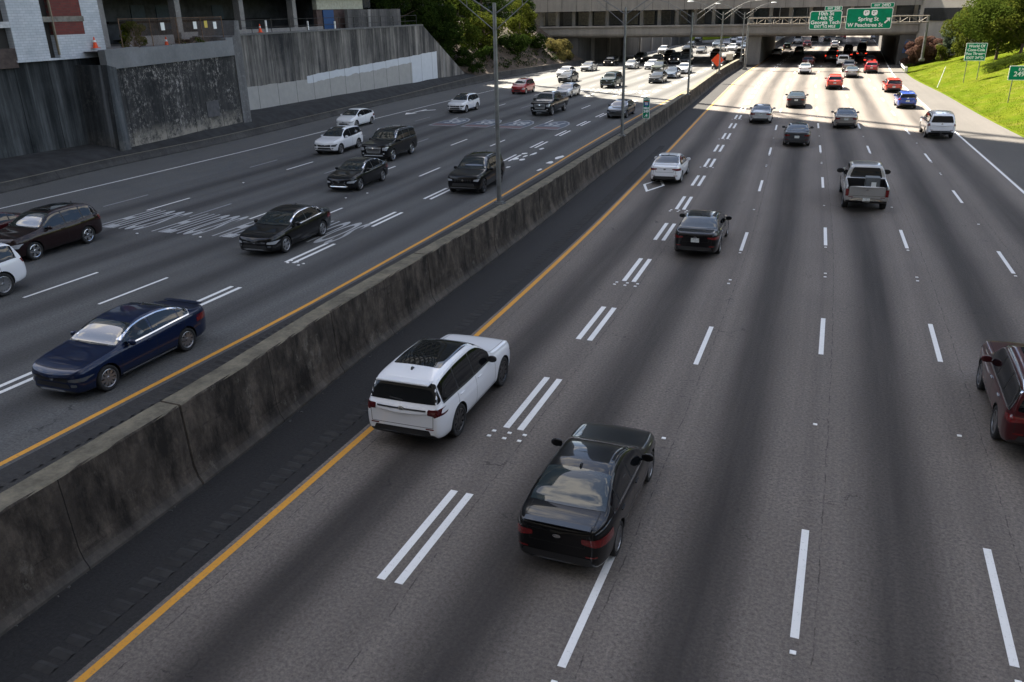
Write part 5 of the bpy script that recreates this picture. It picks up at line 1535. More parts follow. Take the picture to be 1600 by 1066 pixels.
for i, (y, z) in enumerate(((60.6, 8.9), (64.9, 8.9), (69.2, 8.9), (76.0, 8.7), (81.0, 8.6))):
    b = bmesh.new(); add_cyl(b, (-53.2, y, 7.65), (-53.2, y, z), .1, .1, 12)
    tag(obj_from_bm('bollard', b, MAT['sign_white']), 'short white bollard standing behind the black railing above the wall', 'bollard', 'white bollards behind the railing')
b = yz_box(43.9, 45.4, 7.3, 8.1, -49.4, -48.9); tag(obj_from_bm('utility_box', b, simple('box_grey', (.3, .31, .32), .7, var=.15)), 'pale grey utility box beside the traffic cone and white building', 'utility box')

# ------------------------------------------------------------------ overpass building across the road
BY = 149.0
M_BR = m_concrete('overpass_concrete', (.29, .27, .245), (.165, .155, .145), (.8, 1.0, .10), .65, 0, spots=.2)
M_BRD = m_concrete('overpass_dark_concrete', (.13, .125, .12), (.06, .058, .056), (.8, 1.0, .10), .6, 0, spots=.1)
ov = empty('overpass', (-20, 165, 0), 0, 'wide grey concrete overpass with an enclosed upper level crossing both carriageways', 'overpass')
def opart(nm, bm, m_): return at(obj_from_bm(nm, bm, m_), ov)
def prism_xy(bm, poly, z0, z1):
    A = [bm.verts.new((x, y, z0)) for x, y in poly]; Bv = [bm.verts.new((x, y, z1)) for x, y in poly]
    bm.faces.new(A); bm.faces.new(Bv)
    for i in range(len(poly)): bm.faces.new((A[i], Bv[i], Bv[(i + 1) % len(poly)], A[(i + 1) % len(poly)]))
    bmesh.ops.recalc_face_normals(bm, faces=bm.faces)
def xz_prism(bm, prof_, x0, x1):
    A = [bm.verts.new((x0, y, z)) for y, z in prof_]; Bv = [bm.verts.new((x1, y, z)) for y, z in prof_]
    bm.faces.new(A); bm.faces.new(Bv)
    for i in range(len(prof_)): bm.faces.new((A[i], Bv[i], Bv[(i + 1) % len(prof_)], A[(i + 1) % len(prof_)]))
    bmesh.ops.recalc_face_normals(bm, faces=bm.faces)
b = bmesh.new(); xz_prism(b, [(BY + .9, 4.45), (BY + .15, 4.75), (BY, 5.05), (BY, 6.1), (BY - .25, 6.15), (BY - .25, 6.42), (BY + 1.2, 6.42), (BY + 1.2, 4.45)], -62, 8.0); opart('edge_beam', b, M_BR)
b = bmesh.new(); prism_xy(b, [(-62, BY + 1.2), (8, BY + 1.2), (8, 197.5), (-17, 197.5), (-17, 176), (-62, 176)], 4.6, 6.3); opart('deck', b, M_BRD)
b = bmesh.new(); add_box(b, (-27, BY + .35, 11.0), (70, .7, 4.3)); opart('upper_fascia', b, M_BR)
b = bmesh.new()
for x in ys(-61, 7, 2.7): add_box(b, (x, BY - .02, 11.0), (.05, .06, 4.3))
opart('fascia_joint', b, M_BRD)
b = bmesh.new(); add_box(b, (-27, 163, 13.05), (70, 26, .3)); opart('roof_slab', b, M_BRD)
b = bmesh.new(); add_box(b, (-27, BY + 6, 7.7), (70, .3, 2.9)); opart('rear_wall', b, simple('dark_glazing', (.028, .031, .036), .25, var=.4, vscale=.4))
for i, x in enumerate(ys(-61, 7.4, 3.05)):
    b = bmesh.new(); add_box(b, (x, BY + 2.2, 7.65), (.55, .55, 2.5)); opart('column', b, M_BR)
rb = random.Random(4)
for i, x in enumerate(ys(-59.5, -27, 3.05)):
    b = bmesh.new(); add_box(b, (x, BY + 5.8, 7.6), (2.3, .1, 2.2)); opart('window', b, simple('pale_blind', (.20, .185, .15) if i % 3 else (.10, .10, .095), .6, var=.3))
for i, x in enumerate(ys(-26, 6, 3.05)):
    if i % 2: 
        b = bmesh.new(); add_box(b, (x, BY + 5.8, 7.6), (2.2, .1, 2.1)); opart('window', b, simple('dark_window', (.02, .035, .04), .15, var=.3))
b = bmesh.new()
for i in range(60):
    x = -61 + i * 1.16; 
    if -17 < x < 8: add_cyl(b, (x, BY + .6, 6.42), (x, BY + .6, 7.5), .03, n=6)
add_cyl(b, (-17, BY + .6, 7.5), (8, BY + .6, 7.5), .03, n=6)
opart('handrail', b, MAT['steel'])
b = bmesh.new(); prism_xy(b, [(-17.7, 150.3), (-15.5, 150.3), (-16.2, 172), (-17.2, 196), (-19.2, 196), (-18.8, 172)], -.1, 4.62); opart('pier', b, M_BR)
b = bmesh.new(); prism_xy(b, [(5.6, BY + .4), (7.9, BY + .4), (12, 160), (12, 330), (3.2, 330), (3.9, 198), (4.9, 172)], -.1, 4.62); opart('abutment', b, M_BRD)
b = bmesh.new(); add_box(b, (7.0, BY + .36, 2.9), (1.35, .06, 2.0)); 
for v in b.verts: v.co.x += .15 * v.co.z - .4
m, N, L, B = mat('blue_spray_paint'); 
f_ = noise(N, L, 2.2, 6, .7, coord(N, 'Object'), .44, .54); L.new(mixc(N, L, f_, (.10, .098, .095), (.03, .09, .25)), B.inputs['Base Color']); B.inputs['Roughness'].default_value = .8
opart('spray_paint', b, m)
b = bmesh.new(); prism_xy(b, [(7.9, BY + .4), (16.5, BY - 6.5), (16.8, BY - 5.6), (8.6, BY + 1.4)], 0, 13.2); opart('wing_wall', b, m_concrete('pale_wing_concrete', (.40, .38, .34), (.30, .285, .26), (.8, 1, .15), .5, 0, spots=.1))
b = bmesh.new(); prism_xy(b, [(8.4, BY - .25), (16.3, BY - 6.6), (16.35, BY - 6.4), (8.5, BY - .1)], 6.6, 8.4); opart('window', b, simple('wing_window', (.012, .014, .017), .2))
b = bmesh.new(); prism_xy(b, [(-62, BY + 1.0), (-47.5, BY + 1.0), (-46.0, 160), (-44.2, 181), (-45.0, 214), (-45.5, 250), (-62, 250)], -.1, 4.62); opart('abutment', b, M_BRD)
for y in (156, 164, 172, 184, 196, 208, 220, 232):
    xx = lin(y, [(149, -47.4), (160, -46.0), (181, -44.2), (214, -45.0), (250, -45.5)])
    b = bmesh.new(); add_box(b, (xx + .12, y, 2.3), (.5, .8, 4.5)); opart('pilaster', b, M_BR)
# farther overpass that only shows as a band of shade on the road
o2 = empty('overpass', (-20, 232, 0), 0, 'farther overpass beyond the first, shading a strip of road', 'overpass')
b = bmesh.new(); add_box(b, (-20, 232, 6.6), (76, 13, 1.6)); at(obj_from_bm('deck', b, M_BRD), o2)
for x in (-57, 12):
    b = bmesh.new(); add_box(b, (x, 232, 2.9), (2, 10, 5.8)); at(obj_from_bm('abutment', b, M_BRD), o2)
# sunlit grass beyond
bm = bmesh.new(); rows = []
for y in ys(252, 420, 8):
    rows.append([bm.verts.new((kerb(y) - .5 - d, y, .1 + .22 * d)) for d in (0, 2, 6, 14, 30, 60)] )
for a, b in zip(rows[:-1], rows[1:]):
    for k in range(5): bm.faces.new((a[k], a[k + 1], b[k + 1], b[k]))
bm2 = bm
for y0_, y1_ in ((285, 420),):
    pass
S(obj_from_bm('far_grass', bm, m_grass('far_lawn'), None, 60))

# footbridge the photograph was taken from
br = empty('footbridge', (0, -4, 7.7), 0, 'concrete bridge deck under and behind the camera', 'bridge')
b = bmesh.new(); add_box(b, (-10, -7.2, 7.2), (110, 13, 1.0)); at(obj_from_bm('deck', b, M_BR), br)
b = bmesh.new()
for y in (-.95, -13.5): add_box(b, (-10, y, 8.1), (110, .25, .8))
at(obj_from_bm('parapet', b, M_BR), br)
b = bmesh.new()
for y in (-.95, -13.5):
    add_cyl(b, (-65, y, 8.9), (45, y, 8.9), .04, n=8)
    for i in range(56): add_cyl(b, (-65 + i * 2, y, 8.5), (-65 + i * 2, y, 8.9), .025, n=6)
at(obj_from_bm('handrail', b, MAT['steel']), br)
hb_ = empty('added_block', (10, -70, 0), 0, 'added unseen tall block behind the camera bridge, cutting the skylight', 'building')  # added out of view to keep skylight off the foreground
b = bmesh.new(); add_box(b, (5, -62, 70), (120, 40, 140)); at(obj_from_bm('wall', b, simple('added_block_wall', (.06, .055, .05), .8, var=.2, vscale=.1)), hb_)
for k in range(32):
    b = bmesh.new(); add_box(b, (5, -62, 6 + k * 4.2), (120.3, 40.3, 1.8)); at(obj_from_bm('window_band', b, M_TG), hb_)
for x in (-12.3, 19, -46):
    b = bmesh.new(); add_box(b, (x, -7.2, 3.4), (1, 11, 6.7)); at(obj_from_bm('pier', b, M_BR), br)

rw = empty('retaining_wall', (19, -10, 0), 0, 'added unseen brown wall right of the road near the camera bridge, for window reflections', 'wall')  # added out of view so side windows mirror brown
bm = bmesh.new(); prism_yz(bm, [(-60, -.2), (44, -.2), (44, 4.2), (30, 6.5), (-60, 6.5)], lambda y: edge(y) + .6, lambda y: edge(y) + 2.2)
at(obj_from_bm('wall_face', bm, m_concrete('reflected_brown_wall', (.20, .15, .10), (.11, .08, .055), (.8, .6, .1), .6)), rw)
# guardrail end and leaning pole on the right
gr = empty('guardrail', (7, 140, 0), 0, 'short white steel guardrail at the foot of the grass bank by the overpass', 'guardrail')
b = bmesh.new()
for y0_, y1_ in ((133, 137), (137, 141), (141, 145), (145, 149)):
    xa, xb_ = edge(y0_) - .1, edge(y1_) - .2
    for z0_, z1_, dx in ((.35, .5, 0), (.5, .57, .05), (.57, .72, 0)):
        add_quad(b, [(xa - dx, y0_, z0_), (xb_ - dx, y1_, z0_), (xb_ - dx, y1_, z1_), (xa - dx, y0_, z1_)])
    
at(obj_from_bm('rail', b, simple('white_steel', (.62, .63, .62), .5, .2)), gr)
b = bmesh.new(); add_box(b, (edge(133) - .15, 132.7, .55), (.35, .5, .6)); at(obj_from_bm('end_terminal', b, simple('white_steel_end', (.6, .6, .58), .5, .2)), gr)
for y in (133.5, 137, 141, 145, 148.5):
    b = bmesh.new(); add_box(b, (edge(y) + .1, y, .35), (.15, .12, .75)); at(obj_from_bm('post', b, MAT['steel']), gr)
b = bmesh.new(); add_cyl(b, (8.85, 109.8, 0), (9.35, 109.6, 2.35), .05, .04, 10)
tag(obj_from_bm('marker_post', b, MAT['sign_white']), 'thin white post leaning sideways on the grass bank', 'post')
SKY, SUN, EXPO, CLOUD = 0.05, 4.6, 2.64, (10.0, 9.3, 8.4)
# ------------------------------------------------------------------ vegetation
def leaf_mesh(name, clumps, per, size, m_, seed, flat=.5, parent=None):
    """clumps: (x, y, z, r); many small bent leaves scattered through each clump"""
    rd = random.Random(seed); V = []; F = []
    for cx_, cy_, cz_, r_ in clumps:
        for i in range(int(per * (r_ ** 2))):
            while True:
                p = Vector((rd.uniform(-1, 1), rd.uniform(-1, 1), rd.uniform(-1, 1)))
                l = p.length
                if .25 < l < 1: break
            p = p.normalized() * (l ** .45) * r_
            p.z *= .75
            n = (p.normalized() * flat + Vector((rd.gauss(0, .5), rd.gauss(0, .5), rd.gauss(.25, .5)))).normalized()
            t = n.cross(Vector((rd.gauss(0, 1), rd.gauss(0, 1), rd.gauss(0, 1)))).normalized(); b_ = n.cross(t)
            s = size * rd.uniform(.6, 1.35)
            o = Vector((cx_, cy_, cz_)) + p
            k = len(V)
            V += [o - t * s * .5, o + b_ * s * .28 - n * s * .06, o + t * s * .5, o - b_ * s * .28 - n * s * .06]
            F.append((k, k + 1, k + 2, k + 3))
    me = bpy.data.meshes.new(name); me.from_pydata([tuple(v) for v in V], [], F); me.materials.append(m_)
    return link(bpy.data.objects.new(name, me), parent)
def tree(name, loc, h, r, label, group, m_, seed, trunk=.35, size=.34, per=120, nclump=26, z0=.35, lean=(0, 0)):
    rd = random.Random(seed)
    t = empty(name, loc, 0, label, 'tree', group)
    b = bmesh.new()
    pts = [(0, 0, -.4), (lean[0] * .2, lean[1] * .2, h * .22), (lean[0] * .5, lean[1] * .5, h * .45), (lean[0], lean[1], h * .75)]
    rads = [trunk * .5, trunk * .38, trunk * .26, trunk * .1]
    for (a, c, ra, rb_) in zip(pts[:-1], pts[1:], rads[:-1], rads[1:]): add_cyl(b, a, c, ra, rb_, 9)
    cl_ = []
    for i in range(nclump):
        a = rd.uniform(0, 6.28); u = rd.uniform(0, 1); zz = h * (z0 + (1 - z0) * u)
        prof_ = math.sin(math.pi * (.12 + .80 * u)) ** .75
        rad = r * prof_ * math.sqrt(rd.uniform(.12, 1))
        c = (lean[0] * u + math.cos(a) * rad, lean[1] * u + math.sin(a) * rad, zz)
        cl_.append((*c, rd.uniform(.22, .42) * r))
        if i % 2 == 0: add_cyl(b, (lean[0] * u * .5, lean[1] * u * .5, zz * .62), c, trunk * .16, trunk * .04, 6)
    obj_from_bm('trunk', b, MAT['bark'], t, 50)
    leaf_mesh('crown', cl_, per, size, m_, seed + 1, .6, t)
    return t
def shrub(name, loc, rx, ry, h, label, group, m_, seed, size=.2, per=260, n=16, cat='shrub'):
    rd = random.Random(seed)
    t = empty(name, loc, 0, label, cat, group)
    cl_ = []
    b = bmesh.new()
    for i in range(n):
        a = rd.uniform(0, 6.28); q = math.sqrt(rd.uniform(0, 1)); u = rd.uniform(.15, .85)
        q *= math.sqrt(max(0.1, 1 - (u - .3) ** 2))
        c = (math.cos(a) * rx * q * .8, math.sin(a) * ry * q * .8, h * u)
        cl_.append((*c, .34 * min(rx, ry, h) * rd.uniform(.8, 1.3)))
        add_cyl(b, (0, 0, -.1), c, .03, .01, 5)
    obj_from_bm('stem', b, MAT['bark'], t)
    leaf_mesh('foliage', cl_, per, size, m_, seed + 1, .7, t)
    return t
LF_A = m_leaf('leaf_deep_green_shade', (.017, .032, .008), (.036, .058, .011))  # deep green, darkened further so the left bank reads as shaded
LF_B = m_leaf('leaf_yellow_green', (.054, .072, .011), (.092, .100, .017))
LF_C = m_leaf('leaf_mid_green', (.036, .058, .010), (.068, .090, .015))
LF_D = m_leaf('leaf_blue_green', (.06, .085, .055), (.10, .125, .08))
LF_P = m_leaf('leaf_purple', (.10, .055, .05), (.16, .10, .07))
LF_O = m_leaf('leaf_olive_dry', (.13, .12, .04), (.20, .16, .06))
G1 = 'trees on the bank left of the road'
def ez(x, y): return min(7.6, .75 + max(0, (kerb(y) - .45 - x) - .3) * .72)
tree('broadleaf_tree', (-56.0, 99.5, 6.0), 8.5, 4.2, 'dark green tree rising behind the sloping end of the long wall', G1, LF_A, 21, .45, .34, 190, 40, .0)
tree('broadleaf_tree', (-54.0, 106, 2.6), 8.6, 3.9, 'deep green tree hanging over the sloping wall end, left of the nearest lamp post', G1, LF_A, 22, .4, .34, 200, 44, .0)
tree('broadleaf_tree', (-54.0, 113, ez(-54, 113)), 6.6, 3.6, 'mid green tree directly behind the nearest lamp post', G1, LF_C, 23, .4, .32, 200, 40, .0)
tree('broadleaf_tree', (-53.0, 121, ez(-53, 121)), 4.8, 3.3, 'bright green leafy tree just right of the nearest lamp post', G1, LF_B, 24, .3, .3, 210, 36, .0)
tree('broadleaf_tree', (-52.6, 134.5, ez(-52.6, 134)), 6.3, 2.5, 'narrow sunlit yellow green tree beside the overpass corner', G1, LF_B, 25, .3, .3, 210, 36, .0)
tree('broadleaf_tree', (-56, 127, ez(-56, 127)), 6.5, 3.6, 'dark tree at the back of the bank, high between its neighbours', G1, LF_A, 26, .45, .34, 190, 36, .0)
tree('broadleaf_tree', (-60, 111, 7.4), 8, 4.4, 'tall dark tree at the top of the bank, cut by the upper picture edge', G1, LF_A, 27, .45, .36, 170, 36, .0)
tree('broadleaf_tree', (-54.5, 140.5, ez(-54.5, 140)), 5.2, 3.0, 'dark tree tight against the overpass left corner', G1, LF_A, 28, .3, .32, 200, 34, .0)
shrub('bush', (-49.2, 144.3, 0.6), 2.6, 3.2, 4.0, 'dry olive topped bush against the overpass at the roadside', None, LF_O, 31, .24, 420, 28)
shrub('bush', (-51.3, 129, ez(-51.3, 129)), 2.4, 4.2, 2.8, 'dark green bush low on the bank between lamp post and overpass', None, LF_A, 32, .24, 420, 24)
shrub('bush', (-50.9, 110.3, .8), 1.8, 2.6, 4.2, 'dark green bush at the foot of the sloping wall end', None, LF_A, 33, .24, 420, 24)
shrub('bush', (-51.2, 117.5, ez(-51.2, 117)), 1.7, 3.4, 2.4, 'dark bush low on the bank beneath the mid green tree', None, LF_A, 37, .24, 420, 20)
shrub('bush', (-50.8, 138.0, ez(-50.8, 138)), 1.9, 3.0, 2.6, 'dark bush in shade between the low bank bush and the olive bush', None, LF_A, 38, .24, 420, 20)
rd = random.Random(77); cl_ = []
for i in range(230):
    y = rd.uniform(109.5, 147); x = kerb(y) - 1.3 - rd.random() ** 1.3 * 8
    cl_.append((x, y, ez(x, y) + .1, rd.uniform(.35, .8)))
tag(leaf_mesh('undergrowth', cl_, 150, .22, LF_A, 78, .8), kind='stuff')
shrub('bush', (-47.6, 47.2, 7.3), .9, 1.2, 2.0, 'small green bush growing against the chain link fence', None, LF_B, 34, .16, 1300, 18)
shrub('bush', (-56.0, 47.5, 7.3), 2.6, 4.2, 4.6, 'dark leafy bush behind the fence beside the white brick building', None, LF_A, 35, .22, 220, 22)
shrub('groundcover_plant', (-47.3, 51.8, 7.3), .5, 2.6, .6, 'low weeds growing along the grey wall band under the fence', None, LF_C, 36, .12, 500, 14, 'plant')

G2 = 'trees on the grass bank at right'
def gz(x, y): return terr(x, y)
tree('broadleaf_tree', (16.1, 124, gz(16.1, 124)), 7.6, 4.4, 'tree with spreading green crown whose trunk rises behind the middle of the hedge', G2, LF_C, 41, .42, .28, 150, 40, .26)
tree('broadleaf_tree', (18.2, 121, gz(18.2, 121)), 7.8, 4.0, 'tree with slanting trunk at the right edge above the hedge', G2, LF_B, 42, .42, .28, 150, 38, .28, (.6, 0))
tree('broadleaf_tree', (17.8, 139, gz(17.8, 139)), 7.8, 4.4, 'tree behind the sign with attraction names, its crown reaching the top edge', G2, LF_B, 43, .4, .3, 140, 36, .2)
tree('broadleaf_tree', (14.6, 134.5, gz(14.6, 134.5)), 7.2, 3.7, 'tree standing between the blue green bush and the sign with attraction names', G2, LF_B, 53, .35, .28, 190, 40, .12)
tree('broadleaf_tree', (22.5, 150, gz(22.5, 150)), 9, 4.6, 'larger tree at the back of the right bank', G2, LF_C, 44, .5, .32, 130, 36, .2)
tree('broadleaf_tree', (26.5, 128, gz(26.5, 128)), 9, 4.6, 'tree high at the far right corner of the picture', G2, LF_B, 45, .5, .32, 130, 36, .2)
shrub('bush', (12.3, 142.6, gz(12.3, 142.6)), 2.0, 1.8, 4.9, 'tall blue green bush against the pale wing wall', None, LF_D, 46, .22, 520, 28)
shrub('bush', (11.3, 140.2, gz(11.3, 140.2)), 1.1, 1.2, 2.3, 'small yellow green bush beside the purple hedge', None, LF_B, 47, .17, 1000, 16)
shrub('purple_bush', (7.9, 144.4, gz(7.9, 144)), 1.9, 1.9, 3.6, 'rounded purple brown bush by the guardrail, left of the gantry post', 'purple bushes by the gantry post', LF_P, 48, .17, 1500, 26)
shrub('purple_bush', (9.8, 143.4, gz(9.8, 143)), 2.4, 2.0, 3.8, 'purple brown bush just behind the right gantry post', 'purple bushes by the gantry post', LF_P, 49, .17, 1500, 26)
# clipped hedge curving behind the signs
hd_ = empty('hedge', (15.5, 115, 1.5), 0, 'long clipped green hedge curving across the grass bank behind the signs', 'hedge')
cl_ = []
rd = random.Random(51)
for i in range(64):
    t_ = i / 63
    x = 13.9 + 12 * t_; y = 112.3 + 3.6 * math.sin(t_ * 1.9) + .9 * t_
    for k in range(2):
        cl_.append((x - 15.5 + rd.uniform(-.12, .12), y - 115 + rd.uniform(-.3, .3), terr(x, y) - 1.5 + .35 + .42 * k, .52))
leaf_mesh('foliage', cl_, 620, .10, LF_C, 52, 1.1, hd_)

# ------------------------------------------------------------------ vehicles on the road
PT = {
 'black': m_paint('black_car_paint', (.0025, .0026, .0034)), 'white': m_paint('white_car_paint', (.72, .73, .75)),
 'blue': m_paint('dark_blue_car_paint', (.0045, .011, .038), .15), 'brightblue': m_paint('blue_car_paint', (.02, .06, .30), .2),
 'maroon': m_paint('maroon_car_paint', (.055, .008, .010), .25), 'brown': m_paint('dark_brown_car_paint', (.014, .0055, .006), .2),
 'silver': m_paint('silver_car_paint', (.36, .37, .38), .7), 'pale': m_paint('pale_silver_car_paint', (.52, .53, .54), .5),
 'tan': m_paint('tan_silver_car_paint', (.30, .285, .26), .6), 'grey': m_paint('dark_grey_car_paint', (.055, .058, .062), .4),
 'red': m_paint('red_car_paint', (.30, .012, .012)), 'orange_red': m_paint('bright_red_car_paint', (.46, .045, .025)),
 'green': m_paint('dark_green_car_paint', (.02, .035, .028), .3), 'olive': m_paint('olive_car_paint', (.10, .11, .085), .5),
 'steelblue': m_paint('steel_blue_car_paint', (.16, .20, .26), .5), 'grey2': m_paint('warm_grey_pickup_paint', (.34, .335, .32), .4),
}
def put(root, x, y, rz, label, cat='car', group='cars on the motorway', z=0.0, name=None):
    root.location = (x, y, z); root.rotation_euler = (0, 0, rz)
    tag(root, label, cat, group)
    if name: root.name = name
    return root
def head_r(y): e = 2.0; return math.atan2(-(cx(y + e) - cx(y - e)), 2 * e)
def head_l(y): e = 4.0; return math.pi + math.atan2(-(cl(y + e) - cl(y - e)), 2 * e)
def from_rear(root, x, y, rz):   # rear axle centre -> root
    d = root['wb'] / 2; return x - math.sin(rz) * d, y + math.cos(rz) * d
def from_front(root, x, y, rz):  # front axle centre -> root
    d = -root['wb'] / 2; return x - math.sin(rz) * d, y + math.cos(rz) * d

PROTO = {}
def proto(key, **sp):
    r = make_car('car', sp); PROTO[key] = (r, sp['paint']); return r
used = set()
def get(key, paint=None, name='car'):
    r, p0 = PROTO[key]
    if key not in used:
        used.add(key)
        if paint is None or PT[paint] == p0:
            r.name = name; return r
    n = clone(r, PT[paint] if paint else None, p0); n.name = name
    return n
K = 'white'
proto('hero_sedan', body='sedan', L=4.66, W=1.80, H=1.46, paint=PT['black'], chrome='low', spoiler=1, tail='tail', tailz=(.70, .88), tailx=(.50, .985), tslope=.45, rim='alloy', spokes=10, plate=False, platez=.62, head='head_dark', chandle=0)
proto('range', body='suv', R=.40, paint=PT['white'], rim='dark_rim', spokes=10, tail='tail_dark', sunroof=(2.28, 3.95, .62), spoiler=1, tailz=(.94, 1.10), tailx=(.66, .985), rearbar='black_trim', plate=False, blw=.90, black_mirror=1)
proto('red_offroader', body='bigsuv', L=4.84, W=1.95, H=1.78, R=.39, paint=PT['maroon'], rails='chrome', chrome='full', sill='chrome', rim='alloy', spokes=5, tail='tail', tailz=(.98, 1.14), tailx=(.62, .97), sunroof=(2.5, 3.7, .5))
proto('plain_suv', body='bigsuv', L=4.75, W=1.9, H=1.82, paint=PT['green'], grille='big', gmat='black_trim', head='head_dark')
proto('rear_sedan', body='sedan', paint=PT['black'], chrome='low', tailz=(.78, .90), tailx=(.52, .985), tslope=.5, platez=.76, spokes=10)
proto('white_compact', body='sedan', L=4.62, W=1.77, H=1.49, paint=PT['white'], tailz=(.76, .90), tailx=(.48, .985), tslope=.6, plate=False, spokes=5)
proto('bed_pickup', body='pickup', paint=PT['grey2'], mirror=1.45, steel_bumper=1, tailz=(.80, 1.14), tailx=(.80, .94), tslope=0, platez=.64, fin=False, black_mirror=1, blw=.74, grille='big')
proto('dark_sport', body='sedan', L=4.80, W=1.85, paint=PT['grey'], exhaust=1, tailz=(.74, .88), tailx=(.52, .985), platez=.72, tslope=.3, rim='dark_rim')
proto('tan_sedan', body='sedan', paint=PT['tan'], tailz=(.74, .90), tailx=(.50, .985), tslope=.3)
proto('boxy_suv', body='bigsuv', L=4.82, W=1.93, H=1.82, R=.39, paint=PT['white'], rails='steel', tailz=(1.0, 1.20), tailx=(.80, .97), tslope=0, hitch=1, plate=False, blw=.78, platez=.5)
proto('hatch', body='mini', L=4.06, W=1.70, H=1.52, paint=PT['brightblue'], tailz=(.84, 1.06), tailx=(.70, .97), tslope=.2, platez=.78, blw=.82)
proto('hatch_red', body='mini', L=4.46, W=1.80, H=1.47, paint=PT['orange_red'], tailz=(.80, .96), tailx=(.66, .97), platez=.72, spoiler=1)
proto('crossover_rear', body='crossover', paint=PT['orange_red'], tailz=(.92, 1.10), tailx=(.70, .97), platez=.80, cladding=1, rails='black_trim')
proto('lit_sedan', body='sedan', paint=PT['maroon'], tail='tail_lit', tailz=(.74, .88), tailx=(.58, .985))
proto('lit_suv', body='bigsuv', L=5.0, H=1.82, paint=PT['black'], tail='tail_lit', tailz=(.95, 1.2), tailx=(.80, .97))
proto('blue_sedan', body='sedan', paint=PT['blue'], chrome='full', spokes=10, grille='wide', bar='black_trim', head='head_dark', headx=(.54, .97), headz=(.60, .92), sill='chrome', tail='tail', spoiler=1, driver=1, wsglass='clear_glass', chandle=0)
proto('front_sedan', body='sedan', L=4.88, W=1.86, paint=PT['black'], chrome='full', grille='wide', bar='chrome', head='head', headx=(.60, .97), rim='alloy', spokes=5, chandle=0)
proto('edge', body='crossover', L=4.68, W=1.93, H=1.70, paint=PT['brown'], grille='big', gmat='black_trim', head='head', rim='chrome', spokes=5, tail='tail', tailz=(.92, 1.12), tailx=(.72, .985), sunroof=(2.2, 3.6, .5))
proto('spindle_sedan', body='sedan', L=4.90, W=1.82, paint=PT['black'], grille='spindle', head='head', chrome='full', chandle=0, headx=(.54, .97))
proto('yukon', body='bigsuv', paint=PT['black'], grille='big', rails='chrome', chrome='full', sill='chrome', head='head', rim='chrome', headz=(.55, .98), headx=(.62, .97))
proto('crv', body='crossover', paint=PT['white'], grille='wide', bar='chrome', cladding=1, head='head_dark', sunroof=(2.1, 2.8, .45), tail='tail', tailz=(.90, 1.25), tailx=(.80, .985))
proto('prius', body='hatch', paint=PT['white'], grille='low', head='head')
proto('jeep', body='suv', L=4.82, W=1.95, H=1.76, paint=PT['black'], grille='slots', head='head', headz=(.70, .96), headx=(.60, .92), rim='dark_rim', rails='black_trim')
proto('mini_front', body='mini', L=4.25, W=1.78, H=1.66, paint=PT['red'], grille='low', head='head')
proto('super_pickup', body='pickup', L=6.2, H=2.03, R=.44, paint=PT['black'], grille='big', mirror=1.5, head='head', rim='alloy', fin=False, black_mirror=1)
proto('lit_front', body='crossover', paint=PT['grey'], lamps=1)
proto('lit_front_suv', body='bigsuv', paint=PT['black'], lamps=1, grille='big', gmat='black_trim')
proto('plain_front', body='sedan', paint=PT['silver'], head='head')
proto('suv_front', body='crossover', paint=PT['black'], head='head', cladding=1)
proto('merc', body='suv', L=4.93, W=2.02, H=1.78, paint=PT['white'], rim='alloy', spokes=14, R=.40, tail='tail', tailz=(.95, 1.10), tailx=(.66, .94))

